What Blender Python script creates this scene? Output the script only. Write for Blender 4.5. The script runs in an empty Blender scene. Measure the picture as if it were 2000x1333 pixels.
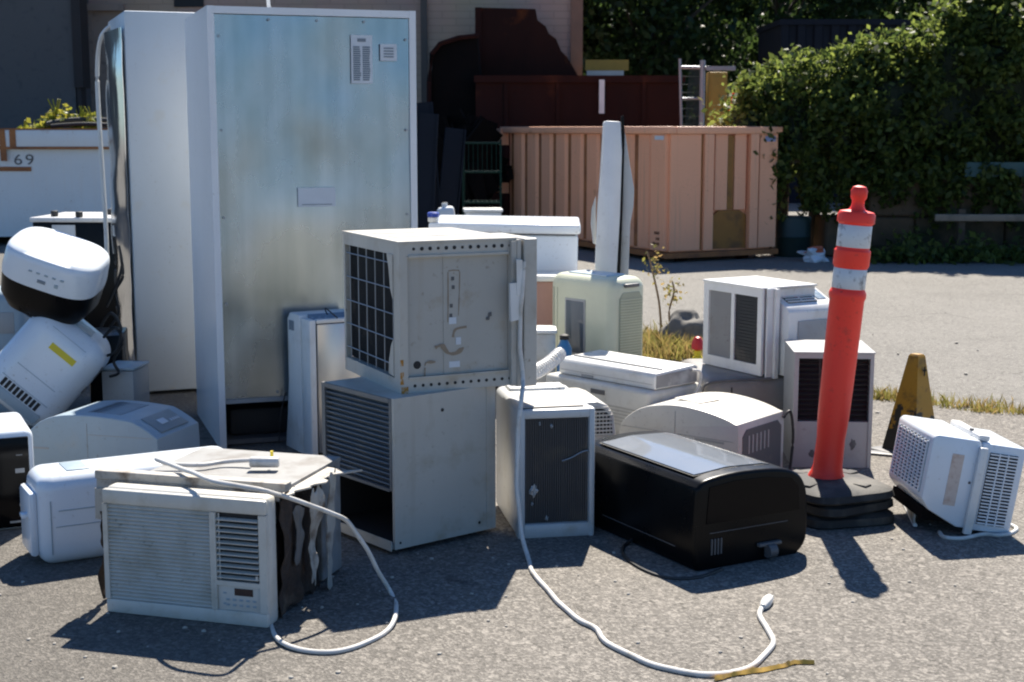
import bpy, bmesh, math, random
import numpy as np
from mathutils import Matrix, Vector, Euler, noise
R = math.radians
rnd = random.Random(7)
C = bpy.context.scene.collection
scene = bpy.context.scene

# ------------------------------------------------------------------ camera, sky, sun, exposure
EYE = 1.35; FPX = 2800.0; PITCH = math.atan((666.5 - 250) / FPX)
cd = bpy.data.cameras.new("camera"); cam = bpy.data.objects.new("camera", cd); C.objects.link(cam)
cam.location = (0, 0, EYE); cam.rotation_euler = (R(90) - PITCH, 0, 0)
cd.sensor_width = 36; cd.lens = FPX / 2000 * 36; cd.clip_end = 2000; cd.clip_start = .05
cd.dof.use_dof = True; cd.dof.focus_distance = 4.9; cd.dof.aperture_fstop = 8.0
scene.camera = cam
SUN_EL, SUN_AZ = R(51), R(9)
w = bpy.data.worlds.new("World"); scene.world = w; w.use_nodes = True
nt = w.node_tree; bg = nt.nodes["Background"]
sky = nt.nodes.new("ShaderNodeTexSky"); sky.sky_type = 'NISHITA'; sky.sun_disc = False
sky.sun_elevation = SUN_EL; sky.sun_rotation = SUN_AZ; sky.air_density = 1.0; sky.dust_density = 0.3; sky.ozone_density = 8.0
tint = nt.nodes.new("ShaderNodeMix"); tint.data_type = 'RGBA'; tint.blend_type = 'MULTIPLY'; tint.inputs[0].default_value = 1; tint.inputs[7].default_value = (.85, 1.0, 1.10, 1)   # a clean blue summer sky
nt.links.new(sky.outputs[0], tint.inputs[6]); nt.links.new(tint.outputs[2], bg.inputs[0]); bg.inputs[1].default_value = 0.060
sd = bpy.data.lights.new("sun", 'SUN'); sd.energy = 5.0; sd.angle = R(.5); sd.color = (1, .93, .82)
so = bpy.data.objects.new("sun", sd); C.objects.link(so)
sv = Vector((math.sin(SUN_AZ) * math.cos(SUN_EL), math.cos(SUN_AZ) * math.cos(SUN_EL), math.sin(SUN_EL)))
so.rotation_euler = sv.to_track_quat('Z', 'Y').to_euler(); so.location = sv * 30
vs = scene.view_settings; vs.view_transform = 'Standard'; vs.look = 'None'; vs.exposure = 1.18; vs.gamma = 1
scene.cycles.filter_width = 2.1

# ------------------------------------------------------------------ helpers
def at(px, py, z=0.0):
    """ground (or height z) point seen at photo pixel"""
    d = Vector((0, math.cos(PITCH), -math.sin(PITCH))) * FPX + Vector((1, 0, 0)) * (px - 1000) - Vector((0, math.sin(PITCH), math.cos(PITCH))) * (py - 666.5)
    return Vector((0, 0, EYE)) + d * ((z - EYE) / d.z)
def aty(px, py, Y):
    d = Vector((0, math.cos(PITCH), -math.sin(PITCH))) * FPX + Vector((1, 0, 0)) * (px - 1000) - Vector((0, math.sin(PITCH), math.cos(PITCH))) * (py - 666.5)
    return Vector((0, 0, EYE)) + d * (Y / d.y)
def spline(pts, n=10):
    P = [Vector(p) for p in pts]; out = []
    for i in range(len(P) - 1):
        a = P[max(i - 1, 0)]; b = P[i]; c = P[i + 1]; d = P[min(i + 2, len(P) - 1)]
        for k in range(n):
            t = k / n
            out.append(.5 * ((2 * b) + (c - a) * t + (2 * a - 5 * b + 4 * c - d) * t * t + (3 * b - a - 3 * c + d) * t ** 3))
    out.append(P[-1]); return out

def kink(P, amp=.006, f=9):
    return [p + Vector((noise.noise(p * f) * amp, noise.noise(p * f + Vector((7, 3, 1))) * amp, 0)) for p in P]
class MB:
    def __init__(s): s.bm = bmesh.new()
    def _add(s, bm, M=None):
        if M is not None: bm.transform(M)
        me = bpy.data.meshes.new("t"); bm.to_mesh(me); bm.free(); s.bm.from_mesh(me); bpy.data.meshes.remove(me); return s
    def box(s, x0, x1, y0, y1, z0, z1, bev=0, seg=2, M=None):
        bm = bmesh.new(); bmesh.ops.create_cube(bm, size=1)
        for v in bm.verts: v.co = Vector(((x0 + x1) / 2 + v.co.x * (x1 - x0), (y0 + y1) / 2 + v.co.y * (y1 - y0), (z0 + z1) / 2 + v.co.z * (z1 - z0)))
        if bev: bmesh.ops.bevel(bm, geom=bm.edges[:], offset=bev, segments=seg, profile=.5, affect='EDGES', clamp_overlap=True)
        return s._add(bm, M)
    def poly(s, pts, ax, a, b, bev=0, seg=2, M=None, caps_only=False):
        bm = bmesh.new()
        def mk(p, t): return {'x': (t, p[0], p[1]), 'y': (p[0], t, p[1]), 'z': (p[0], p[1], t)}[ax]
        va = [bm.verts.new(mk(p, a)) for p in pts]; vb = [bm.verts.new(mk(p, b)) for p in pts]; n = len(pts)
        fa = bm.faces.new(va); fb = bm.faces.new(vb[::-1])
        for i in range(n): bm.faces.new((va[i], vb[i], vb[(i + 1) % n], va[(i + 1) % n]))
        bmesh.ops.recalc_face_normals(bm, faces=bm.faces[:])
        if bev:
            ed = list(set(fa.edges[:] + fb.edges[:])) if caps_only else bm.edges[:]
            bmesh.ops.bevel(bm, geom=ed, offset=bev, segments=seg, profile=.5, affect='EDGES', clamp_overlap=True)
        return s._add(bm, M)
    def tube(s, pts, r, n=8, M=None, closed=False):
        bm = bmesh.new(); P = [Vector(p) for p in pts]; rings = []
        up = Vector((0, 0, 1))
        for i, p in enumerate(P):
            if closed: t = (P[(i + 1) % len(P)] - P[i - 1])
            else: t = (P[min(i + 1, len(P) - 1)] - P[max(i - 1, 0)])
            if t.length < 1e-9: t = Vector((0, 0, 1))
            t.normalize(); u = t.cross(up)
            if u.length < .1: u = t.cross(Vector((1, 0, 0)))
            u.normalize(); v = u.cross(t)
            rr = r[i] if isinstance(r, (list, tuple)) else r
            rings.append([bm.verts.new(p + (u * math.cos(2 * math.pi * k / n) + v * math.sin(2 * math.pi * k / n)) * rr) for k in range(n)])
        m = len(rings)
        for i in range(m if closed else m - 1):
            a, b = rings[i], rings[(i + 1) % m]
            for k in range(n): bm.faces.new((a[k], a[(k + 1) % n], b[(k + 1) % n], b[k]))
        if not closed: bm.faces.new(rings[0][::-1]); bm.faces.new(rings[-1])
        bmesh.ops.recalc_face_normals(bm, faces=bm.faces[:])
        return s._add(bm, M)
    def cyl(s, p0, p1, r, n=20, r2=None, bev=0):
        p0 = Vector(p0); p1 = Vector(p1); d = p1 - p0
        bm = bmesh.new(); bmesh.ops.create_cone(bm, cap_ends=True, segments=n, radius1=r, radius2=r if r2 is None else r2, depth=d.length)
        if bev: bmesh.ops.bevel(bm, geom=[e for e in bm.edges if len(e.link_faces) == 2 and any(len(f.verts) > 4 for f in e.link_faces)], offset=bev, segments=2, profile=.5, affect='EDGES')
        return s._add(bm, Matrix.Translation((p0 + p1) / 2) @ d.to_track_quat('Z', 'Y').to_matrix().to_4x4())
    def lathe(s, prof, n=32, M=None, sx=1, sy=1, power=2.0):
        bm = bmesh.new(); rings = []
        for r, z in prof:
            ring = []
            for k in range(n):
                a = 2 * math.pi * k / n; c, q = math.cos(a), math.sin(a)
                ring.append(bm.verts.new((sx * r * math.copysign(abs(c) ** (2 / power), c), sy * r * math.copysign(abs(q) ** (2 / power), q), z)))
            rings.append(ring)
        for a, b in zip(rings, rings[1:]):
            for k in range(n): bm.faces.new((a[k], a[(k + 1) % n], b[(k + 1) % n], b[k]))
        bm.faces.new(rings[0][::-1]); bm.faces.new(rings[-1])
        bmesh.ops.recalc_face_normals(bm, faces=bm.faces[:])
        return s._add(bm, M)
    def grid(s, rows, thick=0.0):
        """a sheet given as rows of points, optionally thickened"""
        bm = bmesh.new(); V = [[bm.verts.new(p) for p in r] for r in rows]
        for a, b in zip(V, V[1:]):
            for k in range(len(a) - 1): bm.faces.new((a[k], a[k + 1], b[k + 1], b[k]))
        bmesh.ops.recalc_face_normals(bm, faces=bm.faces[:])
        if thick:
            nr = len(rows); nc = len(rows[0]); P = [[Vector(p) for p in r] for r in rows]; V2 = []
            for i in range(nr):
                row = []
                for j in range(nc):
                    n = (P[min(i + 1, nr - 1)][j] - P[max(i - 1, 0)][j]).cross(P[i][min(j + 1, nc - 1)] - P[i][max(j - 1, 0)])
                    n = n.normalized() if n.length > 1e-12 else Vector((0, 0, 1)); row.append(bm.verts.new(P[i][j] + n * thick))
                V2.append(row)
            for a, b in zip(V2, V2[1:]):
                for k in range(nc - 1): bm.faces.new((a[k + 1], a[k], b[k], b[k + 1]))
            rim = [(0, k) for k in range(nc)] + [(i, nc - 1) for i in range(1, nr)] + [(nr - 1, k) for k in range(nc - 2, -1, -1)] + [(i, 0) for i in range(nr - 2, 0, -1)]
            for (i, j), (k, l) in zip(rim, rim[1:] + rim[:1]): bm.faces.new((V[i][j], V[k][l], V2[k][l], V2[i][j]))
            bmesh.ops.recalc_face_normals(bm, faces=bm.faces[:])
        return s._add(bm)
    def jitter(s, amp, scale, seed=0):
        for v in s.bm.verts: v.co += Vector(noise.noise_vector(v.co * scale + Vector((seed, seed * 2, 0)))) * amp
        return s
    def build(s, name, m, parent=None, smooth=35, world=False):
        if world and parent is not None: s.bm.transform(root_matrix(parent).inverted())
        me = bpy.data.meshes.new(name); s.bm.to_mesh(me); s.bm.free()
        if smooth:
            for p in me.polygons: p.use_smooth = True
            me.set_sharp_from_angle(angle=R(smooth))
        me.materials.append(m)
        o = bpy.data.objects.new(name, me); C.objects.link(o)
        if parent is not None: o.parent = parent
        return o
def root_matrix(o):
    m = Matrix.LocRotScale(o.location, o.rotation_euler, o.scale)
    return root_matrix(o.parent) @ m if o.parent else m
def tag(o, label, cat, group=None, kind=None):
    o['label'] = label; o['category'] = cat
    if group: o['group'] = group
    if kind: o['kind'] = kind
    return o
def thing(name, label, cat, loc, yaw=0, rx=0, ry=0, group=None):
    o = bpy.data.objects.new(name, None); C.objects.link(o); o.empty_display_size = .1
    o.location = loc; o.rotation_euler = (R(rx), R(ry), R(yaw)); return tag(o, label, cat, group)
def structure(o): o['kind'] = 'structure'; return o

# ------------------------------------------------------------------ materials
def mat(name, col, rough=.5, metal=0, col2=None, nscale=6, amt=.5, dirt=None, dscale=9, dlo=.55, dhi=.75, bump=0, bscale=60, stretch=(1, 1, 1), spec=.5, streak=None, coat=0, rvar=0):
    m = bpy.data.materials.new(name); m.use_nodes = True; t = m.node_tree; N = t.nodes; L = t.links
    b = N["Principled BSDF"]; b.inputs["Roughness"].default_value = rough; b.inputs["Metallic"].default_value = metal
    b.inputs["Specular IOR Level"].default_value = spec; b.inputs["Coat Weight"].default_value = coat
    tc = N.new("ShaderNodeTexCoord"); mp = N.new("ShaderNodeMapping"); mp.inputs["Scale"].default_value = stretch
    L.new(tc.outputs["Object"], mp.inputs[0])
    def noi(sc, det=5, src=None):
        n = N.new("ShaderNodeTexNoise"); n.inputs["Scale"].default_value = sc; n.inputs["Detail"].default_value = det; n.inputs["Roughness"].default_value = .6
        L.new((src or mp.outputs[0]), n.inputs[0]); return n
    def ramp(src, lo, hi):
        r = N.new("ShaderNodeMapRange"); r.inputs[1].default_value = lo; r.inputs[2].default_value = hi; L.new(src, r.inputs[0]); return r.outputs[0]
    def mix(f, a, bb):
        x = N.new("ShaderNodeMix"); x.data_type = 'RGBA'
        if hasattr(f, 'type'): L.new(f, x.inputs[0])
        else: x.inputs[0].default_value = f
        for i, q in ((6, a), (7, bb)):
            if isinstance(q, (tuple, list)): x.inputs[i].default_value = (*q, 1)
            else: L.new(q, x.inputs[i])
        return x.outputs[2]
    c2 = col2 or tuple(q * .82 for q in col)
    n1 = noi(nscale); cur = mix(ramp(n1.outputs[0], .5 - amt * .5, .5 + amt * .5), c2, col)
    if dirt:
        n2 = noi(dscale, 8, tc.outputs["Object"]); cur = mix(ramp(n2.outputs[0], dlo, dhi), cur, dirt)
    if streak:
        mp2 = N.new("ShaderNodeMapping"); mp2.inputs["Scale"].default_value = (22, 22, .9); L.new(tc.outputs["Object"], mp2.inputs[0])
        n3 = noi(1.0, 6, mp2.outputs[0]); cur = mix(ramp(n3.outputs[0], .56, .74), cur, streak)
    if dirt and max(col) > .3:
        n6 = noi(55, 3, tc.outputs["Object"]); n7 = noi(3.3, 6, tc.outputs["Object"]); mu = N.new("ShaderNodeMath"); mu.operation = 'MULTIPLY'; L.new(ramp(n6.outputs[0], .6, .72), mu.inputs[0]); L.new(ramp(n7.outputs[0], .45, .68), mu.inputs[1])
        cur = mix(mu.outputs[0], cur, tuple(q * .62 for q in dirt))
    L.new(cur, b.inputs["Base Color"])
    if rvar:
        n4 = noi(nscale * 1.7, 4); mr = N.new("ShaderNodeMapRange"); mr.inputs[1].default_value = .3; mr.inputs[2].default_value = .7
        mr.inputs[3].default_value = max(rough - rvar, .03); mr.inputs[4].default_value = rough + rvar; L.new(n4.outputs[0], mr.inputs[0]); L.new(mr.outputs[0], b.inputs["Roughness"])
    if bump:
        n5 = noi(bscale, 4); bp = N.new("ShaderNodeBump"); bp.inputs["Strength"].default_value = bump; bp.inputs["Distance"].default_value = .01
        L.new(n5.outputs[0], bp.inputs["Height"]); L.new(bp.outputs[0], b.inputs["Normal"])
    return m
dust = (.30, .27, .22)
M = {}
M['white'] = mat('white_plastic', (.74, .74, .72), .35, dirt=(.55, .53, .48), dlo=.51, dhi=.74, dscale=7, amt=.9, rvar=.08)
M['cleanwhite'] = mat('glossy_white', (.74, .79, .84), .22, amt=.9, nscale=3, dirt=(.62, .61, .58), dlo=.62, dhi=.85)
M['enamel'] = mat('white_enamel', (.72, .72, .71), .3, dirt=(.5, .46, .4), dlo=.6, dhi=.8, streak=(.6, .58, .53))
M['offwhite'] = mat('aged_plastic', (.62, .60, .54), .42, dirt=(.45, .42, .35), dlo=.48, dhi=.72, amt=.8, bump=.05, bscale=120)
M['beige'] = mat('beige_sheet_metal', (.50, .475, .42), .42, dirt=(.36, .31, .24), dlo=.53, dhi=.75, amt=.9, nscale=4, streak=(.42, .385, .33), rvar=.1)
M['beigedk'] = mat('beige_recess', (.44, .42, .375), .5, dirt=(.33, .28, .21), dlo=.57, dhi=.78, amt=.9, nscale=5, streak=(.38, .35, .30))
M['grey'] = mat('grey_sheet_metal', (.36, .36, .355), .42, dirt=(.27, .25, .22), dlo=.56, dhi=.8, amt=.8)
M['greyplastic'] = mat('pale_grey_plastic', (.33, .41, .46), .38, amt=.8, dirt=(.36, .37, .36), dlo=.58, dhi=.85, rvar=.08)
M['dkgrey'] = mat('dark_grey_plastic', (.10, .10, .105), .5, dirt=(.2, .18, .15), dlo=.55, dhi=.8)
M['black'] = mat('black_plastic', (.004, .004, .0045), .3, dirt=(.008, .0075, .007), dlo=.52, dhi=.85, dscale=4, spec=.16, rvar=.05)
M['blackgloss'] = mat('black_gloss', (.003, .003, .004), .15, amt=.5, spec=.12)
M['dark'] = mat('dark_cavity', (.015, .015, .016), .7)
M['coil'] = mat('condenser_fins', (.026, .030, .036), .5, metal=.4, amt=.9, nscale=12, dirt=(.10, .09, .08), dlo=.55, dhi=.75)
M['fins'] = mat('dusty_fins', (.085, .09, .10), .5, metal=.3, amt=.9, nscale=12, dirt=(.14, .125, .11), dlo=.52, dhi=.75)
M['rubber'] = mat('black_rubber', (.022, .022, .022), .75, dirt=(.16, .145, .12), dlo=.46, dhi=.78, dscale=6, bump=.25, bscale=50)
M['wire'] = mat('wire_zinc', (.34, .36, .38), .45, metal=.5)
M['cord'] = mat('white_cord', (.66, .64, .60), .45, amt=.8, nscale=18, dirt=(.42, .39, .33), dlo=.52, dhi=.72, dscale=14)
M['blackcord'] = mat('black_cord', (.02, .02, .02), .5)
M['orange'] = mat('orange_post', (.97, .042, .020), .5, col2=(.86, .036, .018), dirt=(.22, .035, .025), dlo=.60, dhi=.80, dscale=9, amt=.7, bump=.06)
M['reflect'] = mat('reflective_band', (.62, .66, .68), .35, dirt=(.16, .17, .18), dlo=.56, dhi=.68, dscale=22, amt=.7)
M['yellow'] = mat('yellow_plastic', (.44, .22, .010), .5, dirt=(.10, .06, .012), dlo=.54, dhi=.66, dscale=9, amt=.8)
M['yellowclean'] = mat('yellow_tag', (.75, .58, .02), .5)
M['salmon'] = mat('salmon_paint', (.86, .41, .235), .5, col2=(.78, .365, .205), dirt=(.46, .20, .10), dlo=.66, dhi=.78, dscale=2.2, streak=(.64, .33, .195), amt=.9, nscale=1.5, bump=.05, bscale=20)
M['rustline'] = mat('rusty_edge', (.36, .14, .045), .75, dirt=(.18, .07, .03), dlo=.45, dhi=.7, dscale=5)
M['rust'] = mat('rusty_steel', (.045, .014, .010), .85, col2=(.018, .008, .007), dirt=(.10, .03, .014), dlo=.58, dhi=.72, dscale=1.2, nscale=.9, bump=.3, bscale=9, stretch=(1, 1, .5), spec=.12)
M['soot'] = mat('blackened_steel', (.010, .007, .006), .9, col2=(.004, .0035, .0035), dirt=(.03, .014, .01), dlo=.6, dhi=.8, dscale=1.6, nscale=2, spec=.08)
M['rustplate'] = mat('streaked_rust', (.045, .014, .009), .8, col2=(.016, .007, .006), dirt=(.26, .07, .016), dlo=.53, dhi=.70, dscale=.75, nscale=.9, bump=.3, bscale=9, stretch=(1, 1, .5), spec=.12)
M['binwhite'] = mat('worn_white_paint', (.74, .75, .74), .5, dirt=(.42, .30, .22), dlo=.62, dhi=.76, dscale=2.6, streak=(.68, .66, .63), amt=.9, nscale=1.2)
M['navy'] = mat('dark_navy_steel', (.009, .013, .022), .7, dirt=(.03, .03, .032), dlo=.6, dhi=.8, dscale=2, spec=.15)
M['blue'] = mat('blue_plastic', (.01, .05, .35), .4)
M['cyanblue'] = mat('blue_jug', (.03, .16, .36), .35)
M['cream'] = mat('cream_plastic', (.62, .63, .47), .35, amt=.8, dirt=(.52, .51, .38), dlo=.58, dhi=.85, rvar=.06)
M['creamdk'] = mat('cream_grille', (.34, .36, .27), .45, amt=.8)
M['pink'] = mat('pinkish_board', (.42, .24, .19), .7, dirt=(.3, .17, .13))
M['galv'] = None
M['chrome'] = mat('shiny_steel', (.62, .63, .64), .12, metal=1, amt=.9, nscale=5, bump=.25, bscale=5, stretch=(1, 1, .35))
M['zinc'] = mat('galvanised_pipe', (.30, .32, .34), .55, metal=.5)
M['redplastic'] = mat('red_plastic', (.6, .02, .02), .4)
M['foam'] = mat('brown_insulation', (.055, .035, .024), .9, col2=(.02, .014, .011), dirt=(.14, .10, .07), dlo=.55, dhi=.75, dscale=14, nscale=15, bump=.6, bscale=60)
M['torn'] = mat('torn_curtain', (.44, .41, .36), .6, dirt=(.13, .09, .06), dlo=.5, dhi=.68, dscale=13, amt=.9)
M['sticker'] = mat('paper_sticker', (.62, .66, .70), .5)
M['stickergrey'] = mat('printed_ink', (.20, .24, .28), .6)
M['winscreen'] = mat('glass_window', (.15, .18, .21), .08, amt=.5, nscale=3)
M['bluegrey'] = mat('blue_grey_panel', (.20, .26, .32), .25, amt=.9, nscale=20, dirt=(.4, .45, .5), dlo=.55, dhi=.65, dscale=30)
M['stone'] = mat('grey_boulder', (.15, .14, .125), .9, bump=.7, bscale=14, dirt=(.08, .075, .065), dlo=.5, dhi=.7)
M['concrete'] = mat('old_concrete', (.24, .20, .155), .9, bump=.4, bscale=14, dirt=(.10, .085, .065), dlo=.48, dhi=.7, dscale=2, nscale=1.5)
M['turq'] = mat('turquoise_panel', (.02, .075, .08), .6, dirt=(.05, .07, .06), dlo=.5, dhi=.7, dscale=2)
M['bark'] = mat('bark', (.07, .055, .04), .9, bump=.6, bscale=20, stretch=(1, 1, .2))
M['green'] = mat('green_wire', (.008, .035, .024), .6, spec=.2)
M['mesh'] = mat('dull_mesh', (.035, .055, .055), .6, spec=.2)
M['tan'] = mat('yellow_strap', (.58, .34, .05), .7, dirt=(.25, .15, .04), dlo=.52, dhi=.68, dscale=16)
M['dry'] = mat('dry_stalk', (.28, .18, .09), .8)
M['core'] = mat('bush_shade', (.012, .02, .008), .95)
M['signy'] = mat('sign_ochre', (.42, .24, .03), .6, dirt=(.3, .16, .03))
M['cardb'] = mat('pale_board', (.60, .57, .50), .8, dirt=(.45, .40, .33))
M['goldpaint'] = mat('ochre_paint', (.30, .13, .02), .6, dirt=(.10, .045, .015), dlo=.5, dhi=.72, dscale=4)

def scuffed_foot(m):
    N = m.node_tree.nodes; L = m.node_tree.links; b = N["Principled BSDF"]; src = b.inputs["Base Color"].links[0].from_socket
    tc = N.new("ShaderNodeTexCoord"); sx = N.new("ShaderNodeSeparateXYZ"); L.new(tc.outputs["Object"], sx.inputs[0]); n = N.new("ShaderNodeTexNoise"); n.inputs["Scale"].default_value = 26; n.inputs["Detail"].default_value = 6; L.new(tc.outputs["Object"], n.inputs[0])
    ma = N.new("ShaderNodeMath"); ma.operation = 'MULTIPLY_ADD'; ma.inputs[1].default_value = .42; L.new(n.outputs[0], ma.inputs[0]); L.new(sx.outputs[2], ma.inputs[2])
    mr = N.new("ShaderNodeMapRange"); mr.inputs[1].default_value = .345; mr.inputs[2].default_value = .375; L.new(ma.outputs[0], mr.inputs[0])
    x = N.new("ShaderNodeMix"); x.data_type = 'RGBA'; x.inputs[6].default_value = (.02, .017, .012, 1); L.new(mr.outputs[0], x.inputs[0]); L.new(src, x.inputs[7]); L.new(x.outputs[2], b.inputs["Base Color"])
scuffed_foot(M['yellow'])
def galvanised():
    m = bpy.data.materials.new('galvanised_back'); m.use_nodes = True; t = m.node_tree; N = t.nodes; L = t.links; b = N["Principled BSDF"]
    b.inputs["Metallic"].default_value = 1
    tc = N.new("ShaderNodeTexCoord")
    def noi(sc, scale3, det=6):
        mp = N.new("ShaderNodeMapping"); mp.inputs["Scale"].default_value = scale3; L.new(tc.outputs["Object"], mp.inputs[0])
        n = N.new("ShaderNodeTexNoise"); n.inputs["Scale"].default_value = sc; n.inputs["Detail"].default_value = det; L.new(mp.outputs[0], n.inputs[0]); return n.outputs[0]
    v0 = noi(1, (24, 24, .7)); g = noi(3.2, (1.4, 1.4, .8), 4)
    vm = N.new("ShaderNodeMath"); vm.operation = 'MULTIPLY_ADD'; vm.inputs[1].default_value = .35; vm.inputs[2].default_value = .325; L.new(v0, vm.inputs[0]); v = vm.outputs[0]
    ma = N.new("ShaderNodeMix"); ma.data_type = 'RGBA'; ma.inputs[6].default_value = (.26, .31, .34, 1); ma.inputs[7].default_value = (.43, .48, .52, 1)
    ad = N.new("ShaderNodeMath"); ad.operation = 'ADD'; L.new(v, ad.inputs[0]); L.new(g, ad.inputs[1])
    mr = N.new("ShaderNodeMapRange"); mr.inputs[1].default_value = .8; mr.inputs[2].default_value = 1.2; L.new(ad.outputs[0], mr.inputs[0]); L.new(mr.outputs[0], ma.inputs[0]); L.new(ma.outputs[2], b.inputs["Base Color"])
    mr2 = N.new("ShaderNodeMapRange"); mr2.inputs[3].default_value = .22; mr2.inputs[4].default_value = .31; L.new(g, mr2.inputs[0]); mr2.inputs[1].default_value = .35; mr2.inputs[2].default_value = .65; L.new(mr2.outputs[0], b.inputs["Roughness"])
    g2 = noi(1.3, (1.6, 1.6, 1.0), 3); ad2 = N.new("ShaderNodeMath"); ad2.operation = 'MULTIPLY_ADD'; ad2.inputs[1].default_value = .0; L.new(v, ad2.inputs[0]); L.new(g2, ad2.inputs[2])
    bp = N.new("ShaderNodeBump"); bp.inputs["Strength"].default_value = .13; bp.inputs["Distance"].default_value = .02; L.new(ad2.outputs[0], bp.inputs["Height"]); L.new(bp.outputs[0], b.inputs["Normal"])
    return m
M['galv'] = galvanised()

def asphalt(name, c1, c2, c3, crack=True):
    m = bpy.data.materials.new(name); m.use_nodes = True; t = m.node_tree; N = t.nodes; L = t.links; b = N["Principled BSDF"]; b.inputs["Roughness"].default_value = .9
    b.inputs["Specular IOR Level"].default_value = .25
    tc = N.new("ShaderNodeTexCoord"); src = tc.outputs["Object"]
    def noi(sc, det=5, ro=.6):
        n = N.new("ShaderNodeTexNoise"); n.inputs["Scale"].default_value = sc; n.inputs["Detail"].default_value = det; n.inputs["Roughness"].default_value = ro; L.new(src, n.inputs[0]); return n.outputs[0]
    def rng(s, lo, hi, a=0, z=1):
        r = N.new("ShaderNodeMapRange"); r.inputs[1].default_value = lo; r.inputs[2].default_value = hi; r.inputs[3].default_value = a; r.inputs[4].default_value = z; L.new(s, r.inputs[0]); return r.outputs[0]
    def mix(f, a, c, mode='MIX'):
        x = N.new("ShaderNodeMix"); x.data_type = 'RGBA'; x.blend_type = mode
        if hasattr(f, 'type'): L.new(f, x.inputs[0])
        else: x.inputs[0].default_value = f
        for i, q in ((6, a), (7, c)):
            if isinstance(q, tuple): x.inputs[i].default_value = (*q, 1)
            else: L.new(q, x.inputs[i])
        return x.outputs[2]
    base = mix(rng(noi(.7, 6), .35, .65), c1, c2)
    vo = N.new("ShaderNodeTexVoronoi"); vo.inputs["Scale"].default_value = 150; L.new(src, vo.inputs[0])
    sep = N.new("ShaderNodeSeparateColor"); L.new(vo.outputs["Color"], sep.inputs[0])
    base = mix(rng(sep.outputs[0], .5, 1.0, 0, .9), base, c3)
    vo2 = N.new("ShaderNodeTexVoronoi"); vo2.inputs["Scale"].default_value = 70; L.new(src, vo2.inputs[0])
    sep2 = N.new("ShaderNodeSeparateColor"); L.new(vo2.outputs["Color"], sep2.inputs[0])
    base = mix(rng(sep2.outputs[1], .82, 1.0, 0, .6), base, tuple(q * 1.15 for q in c3))
    base = mix(rng(sep2.outputs[2], .82, 1.0, 0, .65), base, tuple(q * .5 for q in c1))
    base = mix(rng(noi(5, 8, .7), .56, .78, 0, .35), base, tuple(q * .62 for q in c1))
    base = mix(rng(noi(1.6, 6, .65), .56, .75, 0, .28), base, tuple(q * .55 for q in c1))
    h = noi(180, 3)
    if crack:   # surface darkens gradually towards the left, broken up by noise
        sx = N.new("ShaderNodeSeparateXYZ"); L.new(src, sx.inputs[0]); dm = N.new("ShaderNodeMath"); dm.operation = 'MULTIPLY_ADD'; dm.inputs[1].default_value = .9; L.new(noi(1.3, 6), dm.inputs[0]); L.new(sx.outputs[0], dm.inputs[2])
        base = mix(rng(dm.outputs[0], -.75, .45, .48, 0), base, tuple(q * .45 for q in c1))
    if crack:
        wv = N.new("ShaderNodeTexNoise"); wv.inputs["Scale"].default_value = 2.2; wv.inputs["Detail"].default_value = 6; L.new(src, wv.inputs[0])
        mx = N.new("ShaderNodeMix"); mx.data_type = 'VECTOR'; mx.inputs[0].default_value = .22; L.new(src, mx.inputs[4]); L.new(wv.outputs["Color"], mx.inputs[5])
        vc = N.new("ShaderNodeTexVoronoi"); vc.feature = 'DISTANCE_TO_EDGE'; vc.inputs["Scale"].default_value = .75; L.new(mx.outputs[1], vc.inputs[0])
        msk = N.new("ShaderNodeMath"); msk.operation = 'MULTIPLY'; L.new(rng(vc.outputs[0], .001, .0065, 1, 0), msk.inputs[0]); L.new(rng(noi(.9, 3), .54, .64), msk.inputs[1])
        base = mix(msk.outputs[0], base, tuple(q * .3 for q in c1))
    L.new(base, b.inputs["Base Color"])
    bp = N.new("ShaderNodeBump"); bp.inputs["Strength"].default_value = .7; bp.inputs["Distance"].default_value = .004; L.new(h, bp.inputs["Height"])
    bp2 = N.new("ShaderNodeBump"); bp2.inputs["Strength"].default_value = .8; bp2.inputs["Distance"].default_value = .004; L.new(vo.outputs["Distance"], bp2.inputs["Height"]); L.new(bp.outputs[0], bp2.inputs["Normal"]); L.new(bp2.outputs[0], b.inputs["Normal"])
    return m
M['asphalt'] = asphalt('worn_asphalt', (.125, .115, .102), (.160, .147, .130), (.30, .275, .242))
M['yard'] = asphalt('pale_yard', (.152, .144, .13), (.192, .182, .165), (.25, .237, .214))
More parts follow.
